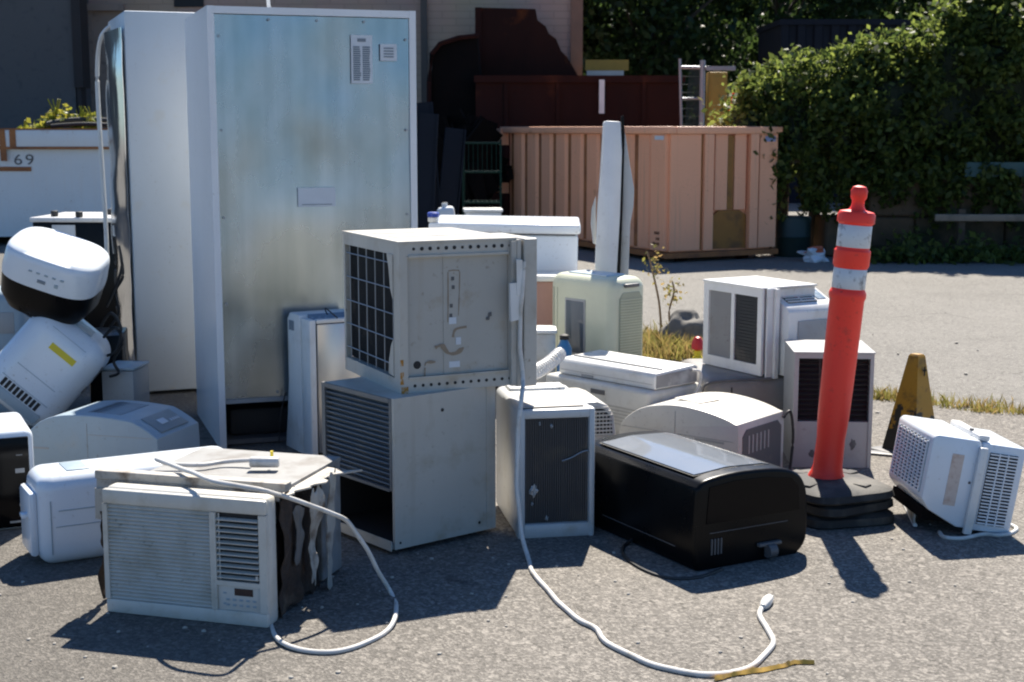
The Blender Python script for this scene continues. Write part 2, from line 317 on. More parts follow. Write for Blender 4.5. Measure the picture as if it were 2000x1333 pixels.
def brick():
    m = bpy.data.materials.new('painted_block'); m.use_nodes = True; t = m.node_tree; N = t.nodes; L = t.links; b = N["Principled BSDF"]; b.inputs["Roughness"].default_value = .85
    tc = N.new("ShaderNodeTexCoord"); mp = N.new("ShaderNodeMapping"); mp.inputs["Rotation"].default_value = (R(90), 0, 0); L.new(tc.outputs["Object"], mp.inputs[0])
    br = N.new("ShaderNodeTexBrick"); br.inputs["Scale"].default_value = 1; br.inputs["Brick Width"].default_value = .4; br.inputs["Row Height"].default_value = .1; br.inputs["Mortar Size"].default_value = .008
    br.inputs[1].default_value = (.56, .355, .235, 1); br.inputs[2].default_value = (.52, .33, .215, 1); br.inputs[3].default_value = (.44, .28, .185, 1)
    L.new(mp.outputs[0], br.inputs[0])
    n = N.new("ShaderNodeTexNoise"); n.inputs["Scale"].default_value = .8; n.inputs["Detail"].default_value = 7; L.new(tc.outputs["Object"], n.inputs[0])
    x = N.new("ShaderNodeMix"); x.data_type = 'RGBA'; x.blend_type = 'MULTIPLY'; x.inputs[0].default_value = .5; L.new(br.outputs[0], x.inputs[6]); L.new(n.outputs["Color"], x.inputs[7])
    hs = N.new("ShaderNodeHueSaturation"); hs.inputs["Saturation"].default_value = .8; L.new(x.outputs[2], hs.inputs["Color"]); L.new(hs.outputs[0], b.inputs["Base Color"])
    return m
M['brick'] = brick()
def leafmat(name, a, bcol, trans=.35):
    m = bpy.data.materials.new(name); m.use_nodes = True; t = m.node_tree; N = t.nodes; L = t.links; b = N["Principled BSDF"]
    g = N.new("ShaderNodeNewGeometry"); x = N.new("ShaderNodeMix"); x.data_type = 'RGBA'; x.inputs[6].default_value = (*a, 1); x.inputs[7].default_value = (*bcol, 1); L.new(g.outputs["Random Per Island"], x.inputs[0])
    L.new(x.outputs[2], b.inputs["Base Color"]); b.inputs["Roughness"].default_value = .5; b.inputs["Specular IOR Level"].default_value = .3
    tr = N.new("ShaderNodeBsdfTranslucent"); hs = N.new("ShaderNodeHueSaturation"); hs.inputs["Hue"].default_value = .48; hs.inputs["Value"].default_value = 2.3; L.new(x.outputs[2], hs.inputs["Color"]); L.new(hs.outputs[0], tr.inputs[0])
    ms = N.new("ShaderNodeMixShader"); ms.inputs[0].default_value = trans; L.new(b.outputs[0], ms.inputs[1]); L.new(tr.outputs[0], ms.inputs[2]); L.new(ms.outputs[0], N["Material Output"].inputs[0])
    return m
M['ivy'] = leafmat('ivy_leaf', (.016, .034, .009), (.105, .14, .030), .5)
M['treeleaf'] = leafmat('tree_leaf', (.012, .028, .009), (.035, .065, .015), .35)
M['weedleaf'] = leafmat('weed_leaf', (.12, .16, .02), (.28, .27, .04))
M['drygrass'] = leafmat('dry_grass', (.26, .19, .07), (.17, .18, .04), .3)

# ------------------------------------------------------------------ foliage tools
def leaves(P, size, seed, up=.4):
    """mesh of folded leaf faces at points P (n,3)"""
    rg = np.random.default_rng(seed); n = len(P)
    nrm = rg.normal(size=(n, 3)); nrm[:, 2] += up; nrm /= np.linalg.norm(nrm, axis=1)[:, None]
    t = rg.normal(size=(n, 3)); t -= nrm * (t * nrm).sum(1)[:, None]; t /= np.linalg.norm(t, axis=1)[:, None]; bi = np.cross(nrm, t)
    s = (size * rg.uniform(.6, 1.35, n))[:, None]
    v = np.stack([P - t * s, P + bi * s * .55 + nrm * s * .12, P + t * s, P - bi * s * .55 + nrm * s * .12], 1).reshape(-1, 3)
    f = np.arange(4 * n).reshape(n, 4)
    return v, f
def np_mesh(name, v, f, m, parent=None):
    me = bpy.data.meshes.new(name); n = len(f); k = f.shape[1]
    me.vertices.add(len(v)); me.vertices.foreach_set("co", v.astype(np.float32).ravel())
    me.loops.add(n * k); me.loops.foreach_set("vertex_index", f.astype(np.int32).ravel())
    me.polygons.add(n); me.polygons.foreach_set("loop_start", np.arange(0, n * k, k, dtype=np.int32))
    me.update(); me.validate(); me.materials.append(m); o = bpy.data.objects.new(name, me); C.objects.link(o)
    if parent is not None: o.parent = parent
    return o
def clumped(n, nclump, rad, crad, seed, shell=.55):
    rg = np.random.default_rng(seed)
    d = rg.normal(size=(nclump, 3)); d /= np.linalg.norm(d, axis=1)[:, None]
    c = d * (rg.uniform(shell, 1, nclump) ** .7)[:, None] * np.array(rad)
    i = rg.integers(0, nclump, n); q = rg.normal(size=(n, 3)) * crad * rg.uniform(.5, 1.2, nclump)[i][:, None]
    return c[i] + q
def blob(mb, c, rad, seed, sub=3, amp=.25):
    bm = bmesh.new(); bmesh.ops.create_icosphere(bm, subdivisions=sub, radius=1)
    for v in bm.verts:
        k = 1 + amp * noise.noise(v.co * 1.7 + Vector((seed, 0, 0)))
        v.co = Vector((c[0] + v.co.x * rad[0] * k, c[1] + v.co.y * rad[1] * k, c[2] + v.co.z * rad[2] * k))
    mb._add(bm)
def tree(loc, label, crown_c, rad, nleaf, size, seed, lean=0, group='trees behind the yard'):
    t = thing('broadleaf_tree', label, 'tree', loc, group=group)
    rg = random.Random(seed); mb = MB(); h = crown_c
    mb.tube(spline([(0, 0, -.2), (.05 + lean * .3, 0, h * .45), (lean, 0, h + rad[2] * .4)], 6), [.22 - .15 * i / 12 for i in range(13)], 8)
    for k in range(7):
        a = rg.uniform(0, 6.3); z = h * rg.uniform(.55, .95); L = rad[0] * rg.uniform(.5, .85)
        mb.tube(spline([(lean * .6, 0, z - .3), (lean + math.cos(a) * L * .5, math.sin(a) * L * .5, z + .4), (lean + math.cos(a) * L, math.sin(a) * L, z + 1.0)], 4), [.08 - .06 * i / 8 for i in range(9)], 6)
    mb.build('trunk', M['bark'], t)
    P = clumped(nleaf, 90, rad, .34, seed) + np.array([lean, 0, h])
    v, f = leaves(P, size, seed); np_mesh('crown', v, f, M['treeleaf'], t)
    return t

# ------------------------------------------------------------------ the setting
def ground():
    mb = MB(); s = 150; mb.grid([[(-s, -s, 0), (s, -s, 0)], [(-s, 400, 0), (s, 400, 0)]])
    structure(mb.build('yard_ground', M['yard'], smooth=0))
    # nearer, darker worn asphalt with a ragged far edge
    pts = []
    edge = [(-14, 8.4), (-6, 8.3), (-2, 8.2), (.6, 8.1), (1.87, 7.2), (2.45, 6.7), (3.4, 6.35), (14, 5.2)]
    E = []
    for (x0, y0), (x1, y1) in zip(edge, edge[1:]):
        n = max(2, int(abs(x1 - x0) / .08))
        for k in range(n):
            x = x0 + (x1 - x0) * k / n; y = y0 + (y1 - y0) * k / n
            E.append((x, y + .1 * noise.noise(Vector((x * 2.3, 0, 0))) + .035 * noise.noise(Vector((x * 11, 3, 0)))))
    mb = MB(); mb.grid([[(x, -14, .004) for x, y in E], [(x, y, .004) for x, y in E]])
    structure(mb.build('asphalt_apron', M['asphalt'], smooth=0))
ground()

def building():
    Y = 21.0
    t = thing('brick_building', 'tan block building wall standing in shade behind the scrap', 'building', (0, Y, 0))
    def X(px): return (px - 1000) / FPX * Y
    x0, x1 = X(168), X(1131)
    MB().box(x0, x1, 0, 8, 0, 6.2).build('wall', M['brick'], t, smooth=0)
    MB().box(X(1112), x1 + .03, -.05, 0, 0, 6.2).build('corner_trim', mat('trim_brown', (.27, .14, .09), .8), t)
    MB().box(X(192), X(200), -.06, 0, 0, 3.0).box(X(182), X(262), -.12, 0, 3.0, 3.1).box(X(200), X(330), -.02, 0, 0, 3.0).build('doorway', mat('door_taupe', (.33, .25, .20), .75, dirt=(.14, .11, .09)), t)
    MB().box(X(356), X(412), -.03, .02, 3.06, 4.0).build('window', M['dark'], t)
    MB().box(X(826), X(838), -.08, 0, 0, 6.2).build('drain_pipe', mat('pipe_brown', (.075, .06, .05), .6), t)
    u = thing('grey_shed', 'dark grey flat wall at the far left behind the white skip', 'building', (0, Y - .8, 0))
    k = (Y - .8) / Y
    MB().box(-13, X(160) * k, 0, 7, 0, 6.2).build('wall', mat('dark_render', (.115, .108, .105), .85, dirt=(.065, .065, .068), nscale=.6), u, smooth=0)
    MB().box(X(160) * k, X(177) * k, -.05, .3, 1.9, 6.2).box(X(163) * k, X(172) * k, -.02, .2, 0, 1.9).build('corner_post', mat('post_brown', (.035, .028, .026), .8), u, smooth=0)
building()

def white_skip():
    Y = 16.6; z = 1.33
    t = thing('white_skip', 'worn white roll off skip with rusty rim behind the fridges', 'skip', (-7.6, Y, 0), 1)
    L = 3.6
    mb = MB(); mb.box(0, L, 0, .05, .1, z).box(0, L, 2.2, 2.25, .1, z).box(0, .05, .05, 2.2, .1, z).box(L - .05, L, .05, 2.2, .1, z).box(.05, L - .05, .05, 2.2, .1, .16)
    mb.build('body', M['binwhite'], t, smooth=0)
    MB().box(-.02, L + .03, -.05, 0, z - .21, z - .005, .01).build('top_rail', M['binwhite'], t)
    r = MB(); r.box(-.02, L + .04, -.056, -.048, z - .225, z - .195).box(-.02, L + .04, -.045, .07, z - .004, z + .012)
    for px in (30, 10):
        r.box((px - 1000) / FPX * Y + 7.6, (px - 1000) / FPX * Y + 7.6 + .07, -.058, -.05, z - .36 if px == 10 else z - .2, z)
    r.box(.9, 2.05, -.012, -.002, z - .47, z - .42); r.jitter(.012, 3)
    r.build('rusty_rim', M['rustline'], t)
    cu = bpy.data.curves.new('n', 'FONT'); cu.body = '69'; cu.size = .17; cu.extrude = .002; cu.space_character = 1.25
    ob = bpy.data.objects.new('n', cu); me = bpy.data.meshes.new_from_object(ob); me.transform(Matrix.Translation(((32 - 1000) / FPX * Y + 7.6, -.004, z - .40)) @ Matrix.Rotation(R(90), 4, 'X') @ Matrix.Scale(1.25, 4, (1, 0, 0)))
    bpy.data.objects.remove(ob); me.materials.append(M['dkgrey']); nb = bpy.data.objects.new('number_marking', me); C.objects.link(nb); nb.parent = t
    s = tag(MB().box(-7.6, -3.9, Y + .1, Y + 2.2, .17, z - .12).jitter(.05, 2).build('scrap_load', M['soot']), 'dark load of scrap filling the white skip', 'scrap')
    # weeds growing out of the load and a black hose lying over it
    spots = [(120, 205, .34), (150, 215, .22), (180, 208, .26), (95, 225, .18), (55, 240, .1)]
    for i, (px, py, h) in enumerate(spots):
        p = aty(px, 245, Y + .4 + .2 * (i % 2)); o = thing('weed', ['tall yellow green weed in the white skip', 'short yellow green weed between two taller ones in the skip', 'yellow green weed nearest the fridges in the skip', 'small leafy weed left of the tall one in the skip', 'lowest yellow weed at the rim of the white skip'][i], 'weed', (p.x, p.y, 1.22), group='weeds in the white skip')
        mb = MB()
        for k in range(4): mb.tube(spline([(0, 0, 0), (rnd.uniform(-.08, .08), 0, h * .5), (rnd.uniform(-.14, .14), rnd.uniform(-.1, .1), h + .12)], 4), .008, 5)
        mb.build('stem', M['weedleaf'], o)
        v, f = leaves(clumped(140, 9, (.16, .12, h * .5), .04, 40 + i, .2) + np.array([0, 0, h * .75]), .045, 50 + i); np_mesh('foliage', v, f, M['weedleaf'], o)
    tag(MB().tube(spline([aty(90, 243, Y + .2), aty(120, 237, Y + .3), aty(160, 234, Y + .35), aty(215, 236, Y + .3), aty(235, 240, Y + .2)], 8), .03, 8).tube(spline([aty(100, 247, Y + .1), aty(160, 243, Y + .12), aty(225, 245, Y + .1)], 6), .025, 8).build('hose', M['blackcord']), 'black hose lying along the rim of the white skip', 'hose')
white_skip()

# --- rusty scrap behind the salmon container
def rusty():
    Y = 20.3
    def P(px, py): q = aty(px, py, Y); return (q.x, q.z)
    pts = [P(932, 420), P(932, 15), P(1046, 18), P(1050, 40), P(1066, 52), P(1072, 66), P(1086, 76), P(1096, 100), P(1108, 112), P(1131, 152), P(1131, 420)]
    t = thing('rusty_plate', 'tall rust brown steel plate with a torn sloping edge', 'scrap plate', (0, 0, 0)); t.location = (0, Y, 0)
    mb = MB(); mb.poly(pts, 'y', 0, .06); mb.build('plate', M['rustplate'], t, smooth=0)
    MB().box(P(932, 0)[0] - .03, P(940, 0)[0], -.04, .1, 0, P(0, 15)[1]).box(P(932, 0)[0], P(1131, 0)[0], -.05, 0, P(0, 158)[1], P(0, 152)[1]).build('stiffener', M['rust'], t, smooth=0)
    Yb = 19.2
    def X(px): return (px - 1000) / FPX * Yb
    zt = aty(0, 154, Yb).z
    rk = t = thing('rusty_skip', 'low dark rusty skip behind the salmon container', 'skip', (0, Yb, 0))
    mb = MB(); a, b = X(930), X(1328)
    mb.poly([(a, .1), (X(1318), .1), (b, zt)] + [(a, zt)], 'y', 0, .06).poly([(a, .1), (X(1318), .1), (b, zt), (a, zt)], 'y', .84, .9).poly([(.06, .1), (.84, .1), (.84, zt), (.06, zt)], 'x', a, a + .06)
    mb.build('body', M['rust'], t, smooth=0)
    mb = MB().box(a - .02, b + .03, -.05, .0, zt - .05, zt + .04)
    for px in (985, 1085, 1250): mb.box(X(px), X(px) + .05, -.03, 0, .1, zt - .052)
    mb.build('rib', M['rust'], t, smooth=0)
    # rounded blackened scoop
    Ys = 19.4
    t = thing('scrap_scoop', 'black rounded steel scoop leaning beside the rusty plate', 'scrap scoop', (0, Ys, 0))
    prof = [(838, 440), (836, 160), (842, 105), (858, 84), (895, 72), (934, 68), (942, 150), (988, 165), (992, 440)]
    mb = MB(); mb.poly([(aty(px, py, Ys).x, aty(px, py, Ys).z) for px, py in prof], 'y', 0, .5, .05, 2); mb.jitter(.05, 1.5); mb.build('shell', M['soot'], t, smooth=30)
    MB().tube([aty(p, q, Ys - .03) - Vector((0, Ys, 0)) for p, q in ((838, 300), (838, 160), (843, 106), (859, 86), (896, 74), (934, 70))], .035, 6).build('rolled_edge', M['rust'], t)
    # loose scrap filling the corner between scoop and container
    mb = MB(); r2 = random.Random(5)
    for k in range(60):
        x = (r2.uniform(880, 945) - 1000) / FPX * 17.6; a = r2.uniform(-40, 40)
        mb.box(-.02 - .2 * r2.random(), .2 * r2.random() + .02, -.015, .02, -.4, .4, M=Matrix.Translation((x, 17.7 + r2.uniform(-.4, .4), r2.uniform(.4, 1.15))) @ Matrix.Rotation(R(a), 4, 'Y') @ Matrix.Rotation(r2.uniform(0, 3), 4, 'Z'))
    tag(mb.build('scrap_heap', M['soot'], smooth=0), 'black tangle of scrap metal left of the salmon container', 'scrap heap', kind='stuff')
    q0 = aty(1170, 222, Yb - .1); q1 = aty(1181, 156, Yb - .1)
    MB().box(q0.x, q1.x, -.09, -.062, q0.z, q1.z).build('white_marker', M['enamel'], rk)
    # ochre and white board
    Yk = 20.55; t = thing('notice_board', 'ochre and white board above the low rusty skip', 'board', (0, Yk, 0))
    a = aty(1143, 158, Yk); b = aty(1228, 120, Yk); zm = aty(0, 138, Yk).z
    MB().box(a.x, b.x, 0, .04, zm, b.z + .02).build('upper_board', M['signy'], t); MB().box(a.x + .02, b.x - .07, -.012, .03, a.z - .1, zm - .003).build('lower_board', M['cardb'], t)
    MB().box(a.x + .1, a.x + .16, .04, .1, 0, a.z).box(b.x - .16, b.x - .1, .04, .1, 0, a.z).build('support', M['bark'], t)
rusty()

def container():
    w_, d_, h_ = 1.30, 3.75, 1.26; z0 = .10
    t = thing('waste_container', 'salmon pink ribbed steel waste container with rusty seams', 'container', (1.57, 14.45, 0), 26)
    z1 = z0 + h_
    MB().box(.03, w_ - .03, .03, d_ - .05, z0, z1 - .03).build('body', M['salmon'], t, smooth=0)
    # left side: hat ribs
    mb = MB(); seams = MB(); n = 9; st = (d_ - .45) / n
    for k in range(n):
        y = .33 + k * st
        mb.poly([(.03, y), (-.012, y + .03), (-.012, y + st - .125), (.03, y + st - .095)], 'z', z0 + .02, z1 - .075)
        seams.box(.022, .0282, y + st - .10, y + st + .005, z0 + .02, z1 - .08)
    mb.box(-.045, .03, .0, .27, z0 + .02, z1 - .075).build('side_rib', M['salmon'], t, smooth=0); seams.build('rusty_seam', M['rustline'], t, smooth=0)
    # right end: three raised posts with recess between
    mb = MB(); mb.box(0, .36, -.035, .03, z0 + .02, z1 - .075)
    mb.box(.39, .50, -.06, .03, z0 + .02, z1 - .075).box(.54, .69, -.02, .03, z0 + .42, z1 - .075).box(.78, .92, -.02, .03, z0 + .42, z1 - .075).box(.95, 1.05, -.06, .03, z0 + .02, z1 - .075).box(1.08, w_, -.035, .03, z0 + .02, z1 - .075)
    mb.build('end_rib', M['salmon'], t, smooth=0)
    mb = MB(); mb.box(.70, .77, -.012, .024, z0 + .42, z1 - .09).box(.365, .385, -.02, .024, z0 + .03, z1 - .09).box(1.055, 1.075, -.02, .024, z0 + .03, z1 - .09); mb.build('rusty_seam', M['goldpaint'], t, smooth=0)
    MB().poly([(.53, z0 + .02), (.94, z0 + .02), (.94, z0 + .36), (.86, z0 + .41), (.60, z0 + .41), (.53, z0 + .36)], 'y', -.008, .02).build('hook_recess', M['goldpaint'], t, smooth=0)
    mb = MB(); mb.box(-.06, .05, -.06, d_ + .05, z1 - .073, z1, .008).box(.052, w_ + .04, -.06, .05, z1 - .073, z1, .008).box(w_ - .06, w_ + .04, .052, d_ + .05, z1 - .073, z1, .008).box(.052, w_ - .062, d_ - .06, d_ + .05, z1 - .073, z1, .008)
    mb.jitter(.006, 2).build('top_rim', M['salmon'], t)
    mb = MB(); mb.box(-.05, .05, -.05, d_, z0 - .055, z0 - .002).box(.052, w_ + .03, -.05, .05, z0 - .055, z0 - .002).build('base_rail', M['rustline'], t)
    MB().box(.2, .28, .3, d_ - .2, .03, z0 - .06).box(.95, 1.03, .3, d_ - .2, .03, z0 - .06).build('skid', M['soot'], t)
    for x in (.24, .99): MB().cyl((x - .06, .12, .05), (x + .06, .12, .05), .05, 14).build('roller', M['rust'], t)
    mb = MB(); mb.box(-.06, .05, d_ - .12, d_ + .12, z0 + .72, z0 + .79).box(-.09, -.02, d_ - .25, d_ - .02, z0 + .62, z0 + .68).cyl((-.07, d_ - .27, z0 + .65), (-.07, d_ - .27, z0 + .75), .03, 10); mb.build('latch', M['soot'], t)
    MB().box(-.08, .03, d_ - .02, d_ + .1, z1 - .22, z1 - .02).build('door_hinge', M['salmon'], t); MB().box(-.08, .03, d_ - .02, d_ + .1, z0 + .45, z0 + .58).build('door_hinge', M['salmon'], t)
    MB().box(-.0475, -.0465, .03, .2, z1 - .13, z1 - .09).build('reflector', M['sticker'], t); MB().box(w_ - .16, w_ - .03, -.039, -.036, z1 - .15, z1 - .095).build('blue_sticker', mat('pale_blue', (.25, .3, .5), .5), t)
    mb = MB(); rr = random.Random(3)
    for z, n in ((.28, 4), (.22, 3), (.17, 5)):
        for k in range(n): mb.box(-.0475, -.0462, .09 + .025 * k, .09 + .025 * k + rr.uniform(.012, .02), z, z + .028)
    mb.build('stencil_marking', M['rust'], t)
container()

def yard_fence():
    Y = 18.2; t = thing('chain_link_gate', 'galvanised pipe gate frame with mesh behind the salmon container', 'gate', (0, Y, 0))
    def X(px): return (px - 1000) / FPX * Y
    def Z(py): return aty(0, py, Y).z
    MB().tube([(X(1366), 0, 0), (X(1366), 0, Z(118))], .035, 10).build('post', M['zinc'], t)
    mb = MB(); mb.tube([(X(1322), 0, Z(132)), (X(1428), 0, Z(134))], .022, 8).tube([(X(1328), 0, Z(193)), (X(1366), 0, Z(193))], .016, 8).tube([(X(1322), 0, Z(115)), (X(1334), 0, 0.2)], .018, 8).box(X(1372), X(1428), -.06, .06, Z(138), Z(130)); mb.build('rail', M['zinc'], t)
    mb = MB()
    for k in range(22):
        x = X(1326) + k * (X(1364) - X(1326)) / 21
        mb.tube([(x, .01, .6), (x + .1 if k < 14 else x, .012, Z(134))], .0035, 4)
    for k in range(14):
        z = .7 + k * (Z(134) - .7) / 14; mb.tube([(X(1326), .016, z), (X(1364), .016, z)], .0035, 4)
    mb.build('mesh', M['mesh'], t)
    Yy = 19.0; a = aty(1384, 212, Yy); b = aty(1421, 141, Yy)
    t = thing('ochre_cabinet', 'ochre yellow upright box behind the pipe gate', 'cabinet', (a.x, Yy, 0)); MB().box(0, b.x - a.x, 0, .3, .05, b.z, .01).build('body', M['signy'], t); MB().box(.02, b.x - a.x - .02, -.012, -.001, .6, b.z - .06, .004).build('door', M['signy'], t)
    # small cone with blue top standing on the block wall
    Yc = 17.2; p = aty(1434, 237, Yc)
    t = thing('traffic_cone', 'small orange traffic cone with a blue top on the ledge', 'traffic cone', (p.x, Yc, p.z - .02))
    MB().lathe([(.09, .02), (.03, .37), (.028, .38)], 16).build('cone', M['orange'], t); MB().box(-.13, .13, -.13, .13, 0, .02).build('base', M['orange'], t); MB().lathe([(.026, .381), (.026, .42), (.015, .44)], 12).build('cap', M['blue'], t)
    tag(MB().box(X(1405), X(1500), -1.3 + Y, -.9 + Y, 0, p.z - .021).jitter(.01, 2).build('concrete_ledge', M['concrete'], smooth=0), 'low concrete ledge under the small traffic cone', 'ledge')
    # navy corrugated shed wall
    Yn = 26.0; xa = (1515 - 1000) / FPX * Yn; xb = (1880 - 1000) / FPX * Yn; zt = aty(0, 38, Yn).z
    t = thing('corrugated_container', 'dark navy corrugated steel container beyond the ivy bank', 'container', (xa, Yn, 0))
    pr = []; x = 0; W = xb - xa
    while x < W - .3: pr += [(x, 0), (x + .13, 0), (x + .16, .05), (x + .27, .05)]; x += .3
    pr += [(W, 0), (W, 2.4), (0, 2.4)]
    MB().poly(pr, 'z', .6, zt - .1).build('wall', M['navy'], t, smooth=0); MB().box(-.03, W + .03, -.04, 2.44, zt - .098, zt).build('top_frame', M['navy'], t, smooth=0); MB().box(0, W, -.01, 2.4, 0.0, .598).build('base_frame', M['navy'], t, smooth=0)
yard_fence()

def back_trees():
    specs = [(6.0, 33, 5.0, (3.4, 2.2, 3.2), 'dark broadleaf tree right beside the tan building'), (2.9, 31, 4.2, (2.1, 1.8, 2.6), 'shaded tree over the ochre and white board'), (9.8, 34, 5.2, (3.4, 2.2, 3.4), 'dark tree directly above the navy corrugated container'), (13.5, 33, 5.5, (3.4, 2.2, 3.6), 'tall dark tree behind the ivy at the right edge'), (4.4, 37, 3.2, (3.2, 1.5, 3.0), 'low dark tree filling in behind the pipe gate'), (8.2, 38, 3.0, (3.6, 1.5, 3.0), 'farthest dark tree between the gate and navy container')]
    for i, (x, y, cz, rad, lb) in enumerate(specs): tree((x, y, 0), lb, cz, rad, 15000, .10, 100 + i)
    mb = MB()
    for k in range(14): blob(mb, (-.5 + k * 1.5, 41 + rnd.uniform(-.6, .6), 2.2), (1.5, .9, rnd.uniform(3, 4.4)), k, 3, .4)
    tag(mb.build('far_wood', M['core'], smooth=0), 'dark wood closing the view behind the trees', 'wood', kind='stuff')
back_trees()

def ivy_bank():
    # block retaining wall, rail, turquoise sheets, then the shrubs spilling over it
    Yw = 15.12; t = thing('block_wall', 'brown concrete block wall under the ivy bank', 'wall', (3.3, Yw, 0))
    mb = MB(); rr = random.Random(9)
    for r_ in range(2):
        for k in range(9):
            x = k * .95 + (.45 if r_ % 2 else 0); mb.box(x + .006, x + .944, rr.uniform(-.03, .03), .6, r_ * .42 + .004, r_ * .42 + .414, .02, 1)
    mb.build('blocks', mat('mossy_block', (.105, .075, .05), .95, bump=.5, bscale=12, dirt=(.03, .032, .02), dlo=.45, dhi=.65, dscale=1.5, nscale=1.2, spec=.1), t, smooth=0)
    t = thing('guard_rail', 'grey horizontal rail in front of the ivy at the right edge', 'rail', (4.35, 14.75, 0), -2)
    MB().box(0, 3.2, 0, .05, .40, .47, .008).build('beam', M['concrete'], t)
    for x in (.25, 1.5, 2.8): MB().box(x, x + .07, .051, .12, 0, .52).build('post', M['bark'], t)
    for i, (px0, px1, py0, py1, lb) in enumerate([(1890, 2040, 318, 372, 'turquoise sheet showing through the ivy at the right edge')]):
        a = aty(px0, py1, 14.9); b = aty(px1, py0, 14.9); tag(MB().box(a.x, b.x, 15.02, 15.06, .845, b.z).build('turquoise_panel', M['turq'], smooth=0), lb, 'panel')
    # outline of the bank read off the photograph: (px, py top)
    top = [(1440, 215), (1475, 165), (1520, 135), (1570, 115), (1640, 100), (1700, 88), (1760, 78), (1810, 65), (1850, 30), (1900, -5), (1960, -40), (2040, -70), (2140, -90)]
    labels = ['bright ivy shrub overhanging the salmon container', 'ivy shrub sloping up left of the orange post', 'dense ivy mound directly behind the orange post', 'broad ivy mound right of the orange post', 'high ivy mound towards the right edge', 'tallest ivy shrub rising at the right edge']
    xs = [1478, 1560, 1650, 1745, 1860, 1985, ]
    for i, px in enumerate(xs):
        py = np.interp(px, [a for a, b in top], [b for a, b in top]); Y = 15.5
        p = aty(px, py, Y); zt = p.z - .06; rx = [.26, .42, .42, .5, .58, .72][i]
        o = thing('ivy_shrub', labels[i], 'shrub', (p.x, Y, 0), group='ivy shrubs on the block wall')
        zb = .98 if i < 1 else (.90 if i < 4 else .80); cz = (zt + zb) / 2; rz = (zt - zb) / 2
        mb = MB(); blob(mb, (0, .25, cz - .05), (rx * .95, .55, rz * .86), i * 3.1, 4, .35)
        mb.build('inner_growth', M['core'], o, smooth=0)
        mb = MB()
        for k in range(5):
            a = rnd.uniform(-1, 1); mb.tube(spline([(a * .3, .3, 0), (a * .4, .15, zb * .6), (a * rx * .8, -.1, cz)], 4), .025, 6)
        mb.build('stem', M['bark'], o)
        n = int(6500 * (rx / .45) * (rz / .5) ** .6)
        P = clumped(n, int(44 * rx / .4), (rx * 1.08, .62, rz), .10, 200 + i, .82) + np.array([0, .12, cz])
        # hanging trails in front
        rg = np.random.default_rng(i); tr = []
        for k in range(int(26 * rx / .4)):
            x = rg.uniform(-rx, rx) * 1.1; zz = zb + rg.uniform(-.05, .3); L = rg.uniform(.15, .55)
            q = rg.normal(size=(50, 3)) * [.035, .035, 0] + np.array([x, -.42 + rg.uniform(-.1, .15), 0]); q[:, 2] = zz - rg.uniform(0, L, 50); tr.append(q)
        # tendrils on top
        for k in range(int(16 * rx / .4)):
            x = rg.uniform(-rx, rx) * .9; h = rg.uniform(.05, .28); zz = cz + rz * math.sqrt(max(0.05, 1 - (x / rx) ** 2)) * .95
            q = rg.normal(size=(26, 3)) * [.04, .05, 0] + np.array([x, rg.uniform(-.3, .3), 0]); q[:, 2] = zz + rg.uniform(0, h, 26); tr.append(q)
        P = np.vstack([P] + tr); v, f = leaves(P, .042, 300 + i, .5); np_mesh('foliage', v, f, M['ivy'], o)
    # ground growth in the shade at the foot
    rg = np.random.default_rng(77); n = 4200
    P = np.stack([rg.uniform(3.6, 8.5, n), 14.6 + rg.normal(0, .18, n), np.abs(rg.normal(0, .13, n))], 1); P[:, 2] *= (.5 + .5 * np.sin(P[:, 0] * 5) ** 2)
    v, f = leaves(P, .045, 5, .5); o = np_mesh('undergrowth', v, f, M['ivy']); tag(o, 'low weedy growth along the foot of the ivy bank', 'undergrowth', kind='stuff')
    P = aty(1572, 500, 15.0); t = thing('litter_bag', 'crumpled white bag with orange print by the container', 'litter', (P.x, P.y - .4, 0))
    mb = MB(); blob(mb, (0, 0, .055), (.14, .11, .075), 3, 3, .9); mb.build('bag', M['sticker'], t, smooth=0); mb = MB(); blob(mb, (.02, -.01, .115), (.10, .07, .04), 6, 2, .8); mb.build('orange_print', mat('orange_print', (.5, .13, .06), .6), t, smooth=0)
    a = at(1518, 490); t = thing('green_barrel', 'dark green barrel half hidden beside the salmon container', 'barrel', (a.x + .03, 15.25, 0)); MB().lathe([(.19, 0), (.2, .02), (.2, .2), (.207, .21), (.2, .22), (.2, .4), (.19, .42)], 24).build('drum', mat('green_drum', (.006, .022, .02), .5), t)
ivy_bank()

